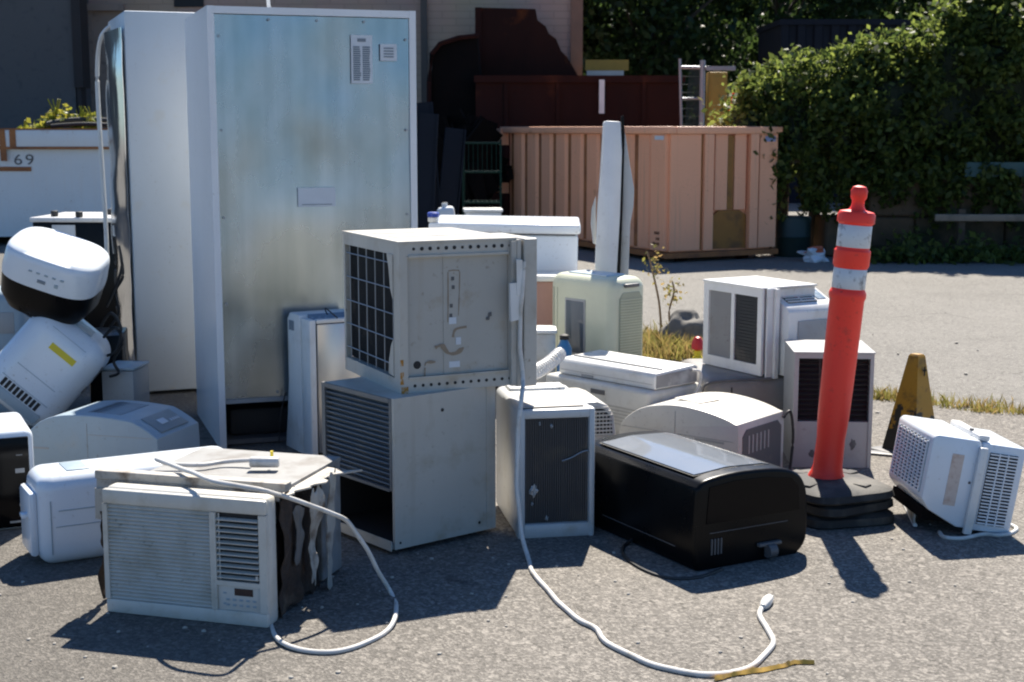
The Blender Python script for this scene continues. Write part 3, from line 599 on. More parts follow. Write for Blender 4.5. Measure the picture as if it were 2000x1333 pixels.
def dark_corner():
    rr = random.Random(11)
    for i, (px, h, lean, lb) in enumerate([(822, 1.5, 3, 'dark navy board standing right beside the big fridge'), (846, 1.62, -4, 'tall navy board in the dark gap, second from the fridge'), (868, 1.35, 6, 'navy board farthest from the fridge in the dark gap')]):
        Y = 15.2 + .25 * i; o = thing('leaning_board', lb, 'board', ((px - 1000) / FPX * Y, Y, 0), rr.uniform(-30, 30), 0, lean, 'navy boards in the dark gap')
        MB().box(-.11, .11, 0, .03, .01, h).build('panel', M['navy'], o, smooth=0); MB().box(-.12, -.1, -.02, -.001, .01, h).box(.1, .12, -.02, -.001, .01, h).build('edge_strip', M['navy'], o, smooth=0)
    Y = 16.1; t = thing('wire_rack', 'green wire shelving rack in the dark left of the container', 'rack', ((905 - 1000) / FPX * Y, Y, 0))
    W = .42; mb = MB()
    for x in (0, W):
        for y in (0, .35): mb.tube([(x, y, 0), (x, y, 1.22)], .012, 6)
    mb.build('upright', M['green'], t); mb = MB()
    for z in (.52, .86, 1.18):
        mb.tube([(0, 0, z), (W, 0, z)], .012, 6).tube([(0, .35, z), (W, .35, z)], .012, 6)
        for k in range(9): mb.tube([(W * k / 8, 0, z), (W * k / 8, .35, z)], .005, 4)
    for k in range(9): mb.tube([(W * k / 8, .34, .86), (W * k / 8, .34, 1.18)], .005, 4)
    mb.build('shelf', M['green'], t)
    for i in range(2):
        Y = 14.6; o = thing('storage_tub', ['lower white plastic tub beside the salmon container', 'upper white plastic tub stacked beside the salmon container'][i], 'tub', (-.29, Y, .27 * i), 4 * i, group='white tubs by the container')
        MB().poly([(-.16, .0), (.16, .0), (.185, .23), (-.185, .23)], 'y', 0, .3, .012).build('tub', M['white'], o); MB().box(-.2, .2, -.015, .315, .231, .262, .01).build('lid', M['white'], o)
    o = thing('white_jug', 'white plastic jug standing in the dark beside the tubs', 'jug', (-.585, 14.2, 0), 0, 0, -8)
    MB().box(-.085, .085, 0, .16, 0, .58, .04, 3).build('body', M['sticker'], o); MB().cyl((0, .08, .581), (0, .08, .62), .03, 14).build('cap', M['white'], o)
dark_corner()

# ------------------------------------------------------------------ the appliances
def holes(mb, cx, y, cz, r, n=10):
    mb.cyl((cx, y, cz), (cx, y - .0012, cz), r, n)

def fridge_front():
    w_, d_, h_ = .874, .80, 1.84
    t = thing('upright_freezer', 'tall white upright freezer with its galvanised back towards the viewer', 'freezer', (-1.235, 5.934, 0), 19)
    mb = MB(); mb.box(0, .028, .0, d_, .0, h_).box(w_ - .028, w_, 0, d_, 0, h_).box(.0285, w_ - .0285, .0, d_, h_ - .03, h_ - .001).box(.0285, w_ - .0285, .42, d_, .02, h_ - .031)
    mb.build('cabinet', mat('fridge_enamel', (.79, .80, .81), .3, amt=.9, nscale=2, dirt=(.62, .60, .55), dlo=.62, dhi=.85), t, smooth=0)
    bw = w_ - .057
    rows = []
    for i in range(25):
        z = .215 + (h_ - .246 - .002) * i / 24; rows.append([(.0285 + bw * k / 14, .012 + .006 * noise.noise(Vector((k * .35, i * .22, 1))) , z) for k in range(15)])
    MB().grid(rows).build('back_panel', M['galv'], t, smooth=60)
    MB().box(.0285, w_ - .0285, .02, .04, .20, h_ - .032).build('panel_backing', M['grey'], t)
    MB().box(.03, w_ - .03, .0, .011, .196, .214).build('lower_lip', M['zinc'], t)
    MB().box(.06, .5, .12, .38, .03, .15, .02).cyl((.32, .25, .15), (.32, .25, .19), .09, 20, bev=.02).build('compressor', M['dark'], t)
    MB().box(.0285, w_ - .0285, .05, .41, .01, .03).build('compressor_tray', M['dkgrey'], t)
    sc0 = MB().cyl((0, 0, 0), (0, -.003, 0), .0055, 10).build('screw', M['wire'], t)
    for i, (x, z) in enumerate([(.045, .26), (.045, .62), (.045, .98), (.045, 1.34), (.045, 1.72), (.83, .62), (.83, .98), (.83, 1.34), (.83, 1.72), (.25, 1.79), (.45, 1.79), (.65, 1.79), (.25, .235), (.45, .235)]):
        q = sc0 if i == 0 else sc0.copy()
        if i: C.objects.link(q); q.parent = t
        q.location = (x, .006, z)
    # printed labels on the back
    def lab(name, x0, x1, z0, z1, lines):
        o = MB().box(x0, x1, .0, .0035, z0, z1).build(name, M['sticker'], t, smooth=0)
        mb = MB()
        for (a, b, c, e) in lines: mb.box(x0 + (x1 - x0) * a, x0 + (x1 - x0) * b, -.0015, -.0004, z0 + (z1 - z0) * c, z0 + (z1 - z0) * e)
        mb.build('print', M['stickergrey'], o, smooth=0)
    L = []
    rr = random.Random(2)
    for c0, c1 in ((.1, .46), (.54, .9)):
        z = .06
        while z < .78: L.append((c0, c1 - rr.uniform(0, .06), z, z + .032)); z += .045
    L.append((.3, .7, .86, .93))
    lab('rating_label', .592, .683, 1.535, 1.735, L)
    lab('small_label', .718, .79, 1.63, 1.70, [(.2, .8, k / 6 + .04, k / 6 + .12) for k in range(1, 5)])
    lab('faded_label', .355, .515, 1.02, 1.10, [(.1, .9, .1, .14)])
    MB().tube(spline([(.31, .30, h_), (.30, .30, h_ + .05), (.30, .29, h_ + .2)], 4), .008, 8).build('pipe_stub', M['white'], t)
fridge_front()
def fridge_rear():
    h_ = 1.917
    t = thing('tall_fridge', 'second tall pale fridge with shiny steel back on its left', 'fridge', (-1.907, 7.15, 0), 21)
    MB().box(.012, .84, .0, .78, .02, h_, .012, 2).build('cabinet', mat('fridge_pale', (.56, .60, .62), .38, amt=.9, nscale=2, dirt=(.50, .49, .44), dlo=.58, dhi=.85), t)
    rows = []
    for i in range(40):
        z = .1 + (h_ - .18) * i / 39; rows.append([(.0 + .012 * noise.noise(Vector((k * .5, i * .22, 4))) - .035 * math.sin(math.pi * k / 10), .01 + .76 * k / 10, z) for k in range(11)])
    MB().grid(rows, .002).build('back_panel', M['chrome'], t, smooth=60)
    MB().tube(spline([(.03, .65, h_ - .02), (-.03, .74, h_ - .09), (-.05, .81, h_ - .26), (-.05, .82, h_ - .55), (-.04, .81, .85), (-.04, .81, .66)], 8), .012, 8).build('drain_hose', M['white'], t)
    a = aty(226, 480, 7.3); mb = MB()
    for k, pts in enumerate([[(230, 470), (232, 540), (243, 600), (230, 650), (206, 694)], [(234, 470), (227, 550), (246, 620), (238, 700)], [(226, 510), (242, 560), (230, 600), (244, 640), (236, 668)]]):
        mb.tube(spline([aty(px, py, 7.5 + .02 * k) for px, py in pts], 8), .011, 6)
    c = mb.build('power_cord', M['blackcord'], t, world=True)
    q = aty(206, 692, 7.5); q2 = aty(233, 668, 7.52)
    MB().box(q.x - .03, q.x + .03, q.y - .02, q.y + .02, q.z - .025, q.z + .015, .01).box(q2.x - .02, q2.x + .02, q2.y - .015, q2.y + .015, q2.z - .05, q2.z + .02, .01).build('plug', M['blackcord'], c, world=True)
fridge_rear()

def upper_ac():
    W, D, H = .405, .538, .481
    t = thing('window_air_conditioner', 'beige window air conditioner with dark wire guarded coil, topmost of its stack', 'air conditioner', (-.356, 4.50, .509), 25.5)
    mb = MB()
    mb.box(.0, .028, 0, .022, 0, H).box(.028, W, 0, .022, .432, H).box(.028, W, 0, .022, 0, .05).box(.385, W, 0, .022, .05, .432)
    mb.box(0, .022, .0225, .05, 0, H).box(0, .022, .05, D, .442, H).box(0, .022, .05, D, 0, .045).box(0, .022, .522, D, .045, .442)
    mb.box(.03, W - .002, .03, D, .004, H - .004).box(-.004, W + .004, -.004, D + .004, H + .0, H + .006)
    mb.box(.03, .38, -.006, -.0003, .405 + .03, .412 + .03).box(.03, .38, -.006, -.0003, .046, .052)
    mb.build('cabinet', M['beige'], t, smooth=0)
    p = MB(); p.box(.0285, .384, .0125, .024, .051, .431); p.box(.155, .235, .010, .0124, .051, .431); p.build('side_panel', M['beigedk'], t, smooth=0)
    hb = MB()
    for k in range(13):
        x = .05 + .028 * k; hb.cyl((x, -.0002, .462), (x, -.0012, .462), .0065 if k % 3 else .005, 8); hb.cyl((x, -.0002, .023), (x, -.0012, .023), .0055, 8)
    hb.cyl((.063, .0124, .088), (.063, .0112, .088), .013, 16); hb.build('screw_hole', M['dark'], t, smooth=0)
    # old label remains, glue stains
    def local(px, py): return (px - 783) / 227 * .405, .481 - (py - 473) / 603
    st = MB()
    def stroke(pts, wd, y=.0092):
        P = spline([(local(a, b)[0], 0, local(a, b)[1]) for a, b in pts], 5)
        rows = []
        for i, q in enumerate(P):
            tt = (P[min(i + 1, len(P) - 1)] - P[max(i - 1, 0)]).normalized(); nn = Vector((-tt.z, 0, tt.x)) * wd * (.7 + .6 * noise.noise(q * 60)); rows.append([(q.x - nn.x, y, q.z - nn.z), (q.x + nn.x, y, q.z + nn.z)])
        st.grid(rows, .0006)
    stroke([(880, 530), (890, 529), (901, 530)], .003); stroke([(879, 532), (879, 580), (878, 630)], .002); stroke([(902, 532), (901, 575), (899, 618)], .002)
    stroke([(915, 641), (893, 645), (888, 660)], .005); stroke([(853, 678), (866, 675), (878, 690), (893, 692), (909, 682)], .008); stroke([(833, 712), (836, 706), (853, 706)], .005); stroke([(833, 716), (832, 735)], .004)
    st.build('glue_stain', mat('glue_brown', (.30, .23, .16), .7, dirt=(.2, .14, .09)), t, smooth=0)
    lb = MB()
    for px, py in ((888, 545), (889, 562), (885, 598), (884, 617)): a, b = local(px, py); MB().box(a - .005, a + .005, .0085, .0094, b - .006, b + .006).build('label_print', M['dkgrey'], t, smooth=0)
    a, b = local(956, 622); lb.poly([(a - .003, b - .014), (a + .008, b - .014), (a + .010, b - .002), (a + .016, b - .002), (a + .016, b + .012), (a + .006, b + .010), (a + .004, b - .004), (a - .003, b - .004)], 'y', .0088, .0098); lb.build('ink_scribble', M['dkgrey'], t, smooth=0)
    a, b = local(898, 668); MB().box(a - .008, a + .010, .0085, .0094, b - .012, b + .012).build('label_remains', M['sticker'], t, smooth=0)
    a, b = local(888, 628); MB().box(a - .014, a + .012, .0085, .0094, b - .01, b + .012).build('label_remains', M['sticker'], t, smooth=0); a, b = local(890, 716); e = MB().box(a - .018, a + .02, .0085, .0094, b - .006, b + .014); e.build('label_remains', M['sticker'], t, smooth=0)
    # coil and wire guard on the left face
    mb = MB(); mb.box(.024, .029, .05, .522, .045, .442)
    for k in range(60): y = .055 + k * .0078; mb.box(.0185, .0235, y, y + .0022, .05, .437)
    mb.build('coil', M['coil'], t, smooth=0)
    mb = MB()
    for k in range(6): y = .075 + k * .083; mb.tube([(.008, y, .047), (.008, y, .44)], .002, 6)
    for k in range(5): z = .085 + k * .082; mb.tube([(.005, .05, z), (.005, .522, z)], .002, 6)
    mb.build('wire_guard', M['wire'], t)
    MB().poly([(.05, .05), (.095, .055), (.088, .10), (.068, .15), (.05, .17)], 'x', -.004, .004).build('bent_flap', M['beige'], t, smooth=0)
    mb = MB(); mb.poly([(.05, .442), (.10, .442), (.085, .40), (.07, .33), (.05, .30)], 'x', -.004, .003); mb.build('bent_flap', M['beige'], t, smooth=0)
    # mounting flange at the right
    mb = MB(); mb.box(W, W + .012, -.018, .25, -.004, H).box(W + .015, W + .021, -.006, .25, .0, H - .002).box(W + .024, W + .072, -.02, .25, -.006, H + .003, .004).box(W - .02, W - .001, -.016, -.0005, 0, H - .004)
    mb.build('mounting_flange', M['beige'], t, smooth=0)
    rm_ = mat('rust_orange', (.45, .2, .03), .8, dirt=(.5, .44, .35), dlo=.5, dhi=.6, dscale=50)
    for x0, x1, z0, z1 in ((.0, .012, .03, .07), (.001, .011, .09, .11), (.004, .027, -.001, .022)): MB().box(x0, x1, -.0015, -.0004, z0, z1).build('rust_patch', rm_, t, smooth=0)
    g = MB()
    for y in (.17, .33): g.poly([(.05, y), (.34, y + .02), (.34, y + .10), (.05, y + .07)], 'z', H + .0063, H + .0072)
    g.build('top_grey_marks', M['grey'], t, smooth=0)  # two flat grey bands laid on the top sheet
    # cord: from the flange down over the coil unit to the ground
    f = root_matrix(t) @ Vector((W + .016, -.03, .36))
    pts = [root_matrix(t) @ Vector((W + .02, -.028, .41)), f, root_matrix(t) @ Vector((W + .004, -.03, .18)), root_matrix(t) @ Vector((W + .012, -.04, .02)), aty(1019, 780, 4.545), aty(1011, 870, 4.50), aty(1009, 960, 4.47), aty(1018, 1030, 4.44), at(1032, 1092, .012)]
    pts += [at(px, py, .010) for px, py in ((1045, 1125), (1090, 1175), (1130, 1210), (1162, 1228), (1190, 1258), (1260, 1293), (1330, 1312), (1400, 1318), (1460, 1305), (1500, 1272), (1507, 1245), (1488, 1212), (1483, 1196), (1492, 1182))]
    c = MB().tube(kink(spline(pts, 8)), .0074, 10).build('power_cord', M['cord'], t, world=True)
    e0 = at(1490, 1186, .014); e1 = at(1503, 1168, .016)
    MB().tube([e0, e0.lerp(e1, .3), e0.lerp(e1, .7), e1], [.009, .015, .016, .012], 10).build('plug', M['cord'], c, world=True)
    pr = e1 + (e1 - e0).normalized() * .008; pd = (e1 - e0).normalized(); sx_ = pd.cross(Vector((0, 0, 1))) * .006
    for q_ in (sx_, -sx_): MB().tube([pr + q_ - pd * .006, pr + q_ + pd * .012], .0018, 6).build('prong', M['wire'], c, world=True)
    rg = MB(); rg.box(W - .03, W + .004, -.03, -.021, .22, .34).box(W - .012, W + .012, -.034, -.0305, .3, .42, .004); rg.jitter(.008, 30); rg.build('torn_tape', M['white'], t, smooth=0)
upper_ac()

def lower_unit():
    W, D, H = .41, .42, .488; z0 = .022
    t = thing('air_cooler', 'beige cabinet with dark louvred side and open base under the wire guarded air conditioner', 'air cooler', (-.371, 4.41, 0), 39.5)
    mb = MB(); mb.box(.0, W, 0, .012, z0, z0 + H).box(W - .012, W, .0125, D, z0, z0 + H).box(.004, W - .0125, .0125, D - .0125, z0 + H - .012, z0 + H - .001)
    mb.box(.37, .372, -.002, -.0003, z0 + .01, z0 + H - .004)
    mb.build('cabinet', M['beige'], t, smooth=0)
    MB().box(.0125, W - .0128, .0125, .0135, z0 + .013, z0 + H - .013).box(W - .0145, W - .0128, .014, D - .013, z0 + .013, z0 + .19).box(.021, W - .015, D - .0145, D - .0125, z0 + .013, z0 + .19).box(.02, W - .015, .014, D - .015, z0 + .0125, z0 + .0135).build('inner_shade', M['dark'], t, smooth=0)  # black sheets colour the open interior as if in deep shade
    MB().box(.02, W - .0125, D - .012, D, z0 + .013, z0 + H - .0125).build('back_panel', M['dkgrey'], t, smooth=0)
    MB().box(.03, W - .013, .0125, D - .0125, z0 + .19, z0 + .2).box(.06, W - .013, .0125, .05, z0 + .02, z0 + .185).build('inner_plate', M['dark'], t)
    MB().box(-.012, W - .013, .013, D, z0, z0 + .012).box(-.016, -.0125, .0, D, z0 - .002, z0 + .03).build('base_tray', M['beige'], t, smooth=0)
    mb = MB(); n = 17; dk = mat('louvre_grey', (.13, .135, .14), .5, dirt=(.2, .18, .15), dlo=.5, dhi=.75)
    for k in range(n):
        z = z0 + .195 + (H - .205) * (k + .5) / n
        mb.box(-.007, .007, .018, D - .014, -.0022, .0022, M=Matrix.Translation((.008, 0, z)) @ Matrix.Rotation(R(38), 4, 'Y'))
    mb.box(-.002, .018, .0125, .024, z0 + .19, z0 + H - .002).box(-.002, .018, D - .02, D - .001, z0 + .02, z0 + H - .002).box(-.003, .018, .0245, D - .0205, z0 + H - .016, z0 + H - .002).box(-.003, .018, .0245, D - .0205, z0 + .185, z0 + .195)
    mb.box(.0205, .0215, .0125, D - .0125, z0 + .196, z0 + H - .013)
    mb.build('louvre_grille', dk, t, smooth=0)
    hb = MB(); hb.cyl((.19, -.0003, z0 + .43), (.19, -.0015, z0 + .43), .006, 10).cyl((.34, -.0003, z0 + .03), (.34, -.0015, z0 + .03), .005, 10).cyl((.02, -.0003, z0 + .02), (.02, -.0015, z0 + .02), .004, 10); hb.build('screw_hole', M['dark'], t)
    for x, y in ((.05, .05), (.34, .05), (.05, .36), (.34, .36)): MB().cyl((x - .012, y, .0165), (x + .012, y, .0165), .0165, 14).build('caster', M['rubber'], t)
lower_unit()

def coil_unit():
    W, D, H = .262, .451, .441
    t = thing('condenser_unit', 'pale grey air conditioner with exposed dented fins facing front', 'air conditioner', (.018, 4.59, 0), 10)
    mb = MB(); mb.box(.0, W, .03, D, .0, H, .022, 3)
    mb.box(0, .028, 0, .05, .0, H - .002, .012, 2).box(W - .022, W, 0, .05, .0, H - .002, .01, 2).box(.02, W - .015, .002, .05, H - .036, H - .003, .01, 2).box(.02, W - .015, .002, .05, 0.001, .052, .012, 2)
    mb.build('cabinet', mat('pale_housing', (.55, .56, .56), .4, dirt=(.40, .38, .33), dlo=.55, dhi=.8), t)
    c = MB(); c.box(.0285, W - .0225, .022, .0295, .053, H - .037)
    k = 0; x = .031
    while x < W - .026:
        c.box(x, x + .0025, .010 + .003 * rnd.random(), .0215, .054, H - .038); x += .0074
    c.build('coil', M['fins'], t, smooth=0)
    for px, pz, s in ((.055, .165, .016), (.05, .12, .005), (.075, .39, .005), (.115, .38, .005), (.1, .07, .006)): 
        f = MB(); blob(f, (px, .008, pz), (s * .8, .004, s * 1.3), px * 40, 2, .9); f.build('bent_foil', M['wire'], t, smooth=0)
    MB().tube(spline([(.15, .006, .262), (.18, .004, .272), (.215, .003, .29), (.24, .006, .295)], 5), .0025, 6).build('wire_scrap', M['wire'], t)
    MB().poly([(.02, .02), (W - .03, .03), (W - .06, .30), (.05, .27)], 'z', H + .0005, H + .002).build('top_recess', mat('top_recess_grey', (.42, .39, .35), .6), t)
    MB().box(.03, W - .03, .33, .42, H - .012, H + .012, .008).build('top_handle', M['white'], t)
coil_unit()

def front_ac():
    D, H = .497, .364
    t = thing('window_air_conditioner', 'white window air conditioner with slatted front panel and torn brown side curtain in the foreground', 'air conditioner', (-.662, 3.735, 0), 74)
    P = M['offwhite']
    # fascia: frame pieces round the grille, outlet and control openings
    mb = MB(); mb.box(.014, .075, .0, D, .0, H, .016, 3)
    z0, z1 = .045, .318
    mb.box(.0, .02, 0.0, D, z1, H - .004, .007).box(.0, .02, .0, D, .004, z0, .007).box(.0, .02, .482, D, z0, z1).box(.0, .02, .150, .168, z0, z1).box(.0, .02, .0, .022, z0, z1).box(.0, .02, .022, .150, .115, .128)
    mb.box(-.0006, .001, .1585, .1595, .004, H - .02)
    mb.build('front_panel', P, t)
    g = MB(); n = 25
    for k in range(n):
        z = z0 + (z1 - z0) * (k + .5) / n
        g.box(-.0055, .0055, .168, .482, -.0016, .0016, M=Matrix.Translation((.008, 0, z)) @ Matrix.Rotation(R(-40), 4, 'Y'))
    g.box(.0132, .0139, .168, .482, z0, z1)
    g.build('intake_grille', P, t, smooth=0)
    o = MB(); o.box(.0128, .0138, .022, .150, .128, z1); o.build('outlet_cavity', M['dark'], t)
    o = MB()
    for k in range(11):
        z = .134 + .178 * (k + .3) / 11; o.box(-.0075, .0075, .024, .148, -.0014, .0014, M=Matrix.Translation((.005, 0, z)) @ Matrix.Rotation(R(-12), 4, 'Y'))
    o.box(.004, .006, .140, .143, .13, z1 - .002).box(-.001, .004, .027, .033, .138, .148); o.build('outlet_louvre', P, t, smooth=0)
    c = MB().box(.006, .0135, .0225, .1495, z0, .1148, .001).build('control_panel', mat('control_face', (.60, .58, .53), .4), t)
    MB().box(.0045, .0055, .045, .10, .088, .108).build('display', mat('display_brown', (.05, .03, .028), .25), c)
    bt = MB()
    for z in (.057, .072):
        for k in range(5): bt.box(.0035, .0055, .035 + .02 * k, .046 + .02 * k, z, z + .006, .001)
    for y, z in ((.125, .09), (.125, .06)): bt.box(.0045, .0055, y, y + .009, z, z + .005)
    bt.build('button', M['greyplastic'], c)
    # cabinet
    mb = MB(); mb.box(.40, .546, .012, .47, .012, H - .006, .004).box(.11, .40, .30, .465, .012, H - .02).box(.11, .399, .05, .299, .25, H - .02).box(.11, .546, .01, .475, H - .018, H - .003, .002)
    mb.build('cabinet', mat('dirty_grey_steel', (.27, .27, .265), .5, dirt=(.14, .125, .11), dlo=.48, dhi=.68, dscale=8, amt=.9, streak=(.20, .19, .18)), t, smooth=0)
    MB().box(.078, .399, .028, .29, .01, .248).build('inner_insulation', M['foam'], t, smooth=0)
    MB().box(.10, .109, .05, .46, H - .10, H - .005).build('insulation_edge', M['foam'], t)
    hp = MB(); hp.box(.43, .50, .0095, .0115, .315, .34); hp.build('side_slot', M['dark'], t)
    # top mounting rail and bracket stub at the left, bent
    mb = MB(); mb.box(.088, .125, -.02, .575, H - .004, H + .020, .003).box(.088, .094, .0, .53, H - .03, H - .0045).box(.094, .15, .53, .575, H - .10, H - .0045, .004).box(.088, .094, .502, .575, .245, H - .03)
    mb.jitter(.006, 9); mb.build('mounting_rail', M['torn'], t, smooth=0)
    # torn accordion curtains: right side is a ragged bundle of strips
    rr = random.Random(8)
    def strip(x, y, z1_, z0_, wd, seed, m, name, th=.004, out=.05):
        rows = []; n_ = 22
        for i in range(n_):
            f = i / (n_ - 1); z = z1_ + (z0_ - z1_) * f; q = noise.noise_vector(Vector((seed, f * 2.3, 0))); ww = wd * (.7 + .5 * noise.noise(Vector((seed + 5, f * 5, 0))) )
            bx = x + q.x * .035; by = y - out * math.sin(f * 3.1) * .5 + q.y * .025
            rows.append([(bx + ww * (j / 4 - .5), by + .012 * noise.noise(Vector((seed + j * 1.3, f * 6, 2))), z + .012 * noise.noise(Vector((j * 2., f * 3, seed)))) for j in range(5)])
        return rows
    def crumple(x0, x1, y, zt, zb, seed, amp=.022, narrow=.0, nx=14, nz=26):
        rows = []
        for i in range(nz):
            f = i / (nz - 1); row = []; sh = narrow * f
            for j in range(nx):
                g = j / (nx - 1); x = x0 + (x1 - x0) * (.5 + (g - .5) * (1 - sh)); z = zt + (zb - zt) * f
                q = noise.noise_vector(Vector((x * 14 + seed, z * 7, seed))); q2 = noise.noise_vector(Vector((x * 40 + seed, z * 26, 3)))
                e = .022 if i in (0, nz - 1) else 0
                row.append((x + q.x * .014 + (q2.x * .012 if j in (0, nx - 1) else 0), y + q.y * amp + q2.y * amp * .35, z + q2.z * e * 1.6))
            rows.append(row)
        return rows
    MB().grid(crumple(.085, .37, .004, .345, .012, 1, .03), .003).build('brown_curtain', M['foam'], t, smooth=0)
    MB().grid(crumple(.205, .295, -.030, .335, .06, 4, .022, .62), .002).build('crumpled_sheet', M['torn'], t, smooth=50)
    MB().grid(crumple(.14, .19, -.018, .30, .13, 9, .02, .5), .002).build('hanging_shred', mat('dark_shred', (.13, .13, .13), .6, dirt=(.05, .04, .035)), t, smooth=50)
    MB().grid(crumple(.345, .395, -.028, .345, -.0, 14, .012, .1, 8), .003).build('side_flap', M['torn'], t, smooth=50)
    jag = [(.09, .01), (.115, -.012), (.15, -.018), (.17, -.006), (.215, -.040), (.225, -.028), (.25, -.034), (.275, -.058), (.31, -.050), (.325, -.028), (.37, -.036), (.39, -.060), (.435, -.105), (.42, -.045), (.44, -.01), (.445, .03), (.12, .05)]
    mb = MB().poly(jag, 'z', H - .018, H - .013)
    for v in mb.bm.verts: v.co.z += .012 * noise.noise(v.co * 9)
    mb.build('torn_top_flap', M['torn'], t, smooth=0)
    mb = MB()
    for x, y, a, b, wd, sd in ((.10, .535, .30, .02, .08, 12), (.12, .555, .27, .03, .08, 13)): mb.grid(strip(x, y, a, b, wd, sd, None, None, out=-.02), .003)
    mb.build('left_curtain', M['foam'], t, smooth=60)
    rm = root_matrix(t)
    def topp(px, py, dz=.012): return at(px, py, H + dz)
    pts = [aty(526, 1193, 3.80), aty(530, 1225, 3.76), at(545, 1250, .012)] + [at(px, py, .010) for px, py in ((590, 1270), (650, 1274), (710, 1258), (755, 1232))] + [at(772, 1200, .02), aty(768, 1165, 4.02), aty(735, 1105, 4.00), aty(705, 1055, 3.97), aty(680, 1020, 3.94), aty(650, 1004, 3.90), aty(600, 985, 3.85), aty(555, 970, 3.82), topp(515, 958, .03), topp(460, 948, .04), topp(420, 940, .042), topp(380, 925, .04), topp(340, 910, .035), topp(305, 897, .03), topp(330, 906, .016), topp(390, 908), topp(440, 902), topp(492, 899, .018)]
    cd_ = MB().tube(kink(spline(pts, 8)), .0066, 10).build('power_cord', M['cord'], t, world=True)
    a = topp(488, 903, .022); b = topp(545, 903, .022)
    MB().cyl(a, b, .016, 16, bev=.004).build('plug', M['cord'], cd_, world=True)
    q = topp(531, 893, .03); MB().box(q.x - .004, q.x + .004, q.y - .004, q.y + .004, q.z, q.z + .018).build('yellow_tag', M['yellowclean'], cd_, world=True)
front_ac()

def black_unit():
    W, D, H = .435, .66, .30
    t = thing('portable_air_conditioner', 'glossy black portable air conditioner lying on its side with an inset top panel', 'air conditioner', (.558, 4.235, 0), 29)
    prof = []
    for x, z in ((.03, 0), (.0, .03), (.0, .235), (.012, .272), (.05, .289), (.16, .300), (.30, .295), (.385, .276), (.425, .240), (.442, .18), (.442, .05), (.40, .0)): prof.append((x, z))
    P = spline([(a, 0, b) for a, b in prof], 4)
    body = MB().poly([(p.x, p.z) for p in P], 'y', .0, D, .045, 4, caps_only=True).build('body', M['black'], t, smooth=50)
    mb = MB()
    # inset lid following the top
    zs = lambda x: np.interp(x, [.05, .16, .30, .385], [.289, .300, .295, .276])
    def lid(x0, x1, y0, y1, dz):
        return [[(x0 + (x1 - x0) * j / 10, y0 + (y1 - y0) * i / 4, float(zs(x0 + (x1 - x0) * j / 10)) + dz) for j in range(11)] for i in range(5)]
    mb.grid(lid(.030, .335, .055, .595, .0015), .001).build('panel_gap', M['dark'], t)
    MB().grid(lid(.036, .33, .062, .588, .005), .003).build('top_panel', mat('grey_gloss_lid', (.13, .145, .165), .3, coat=.75, amt=.8, nscale=2, dirt=(.20, .205, .21), dlo=.6, dhi=.85, rvar=.02), t)
    f = MB(); f.poly([(.04, .15), (.405, .15), (.40, .225), (.37, .257), (.27, .272), (.15, .275), (.05, .265)], 'y', -.003, .001); f.build('front_glass', M['blackgloss'], t)
    v = MB()
    for k in range(4): v.box(.06 + .012 * k, .065 + .012 * k, -.004, .001, .05, .10)
    v.build('vent', M['dkgrey'], t); MB().box(.055, .36, -.0015, .001, .118, .120).build('front_seam', M['dkgrey'], t)
    MB().cyl((.27, -.012, .035), (.30, -.012, .035), .022, 16).box(.24, .33, -.014, .01, .05, .062, .004).build('caster', M['dkgrey'], t)
    MB().box(-.0025, .0, .10, .52, .06, .063).build('seam', M['dkgrey'], t)
    pts = [at(1240, 1052, .02)] + [at(px, py, .007) for px, py in ((1218, 1068), (1222, 1090), (1260, 1115), (1310, 1130), (1365, 1128), (1410, 1112))]
    MB().tube(spline(pts, 6), .006, 8).build('power_cord', M['blackcord'], t, world=True)
black_unit()

def slim_unit():
    W, D, H = .25, .25, .59
    t = thing('slim_portable_air_conditioner', 'slim upright white unit with satin silver front against the freezer back', 'air conditioner', (-.822, 5.76, 0), 30)
    MB().poly([(.10, 0), (.10, H - .03), (.115, H - .002), (D - .03, H - .002), (D, H - .03), (D, .3), (D + .02, .15), (D + .05, 0)], 'x', .0, W, .008).build('rear_body', M['white'], t)
    MB().box(.0, .03, .0, .096, .0, H - .012, .008).box(W - .02, W, 0, .096, 0, H - .012, .008).box(.031, W - .0205, 0, .03, H - .03, H - .012, .006).build('front_frame', M['white'], t)
    MB().box(.036, W - .021, .008, .09, .02, H - .033, .006).build('front_door', mat('satin_silver', (.62, .60, .57), .3, metal=.75, amt=.8, nscale=3), t)
    MB().box(.0305, .0355, .02, .09, .02, H - .04).build('door_gap', M['dark'], t)
    MB().poly([(.032, H - .03), (.095, H + .0), (.095, H - .03)], 'x', .031, W - .021).build('control_panel', M['bluegrey'], t)
    MB().box(-.003, .0, .17, .22, H - .075, H - .035).build('side_socket', M['stickergrey'], t)
    MB().tube(spline([(.1, .05, H), (.08, .02, H + .03), (.12, -.01, H - .01)], 5), .003, 6).build('loose_wire', M['blackcord'], t)
    MB().tube(spline([(-.004, .27, .24), (-.02, .29, .15), (-.03, .3, .02)], 5), .003, 6).build('thin_wire', M['blackcord'], t)
slim_unit()

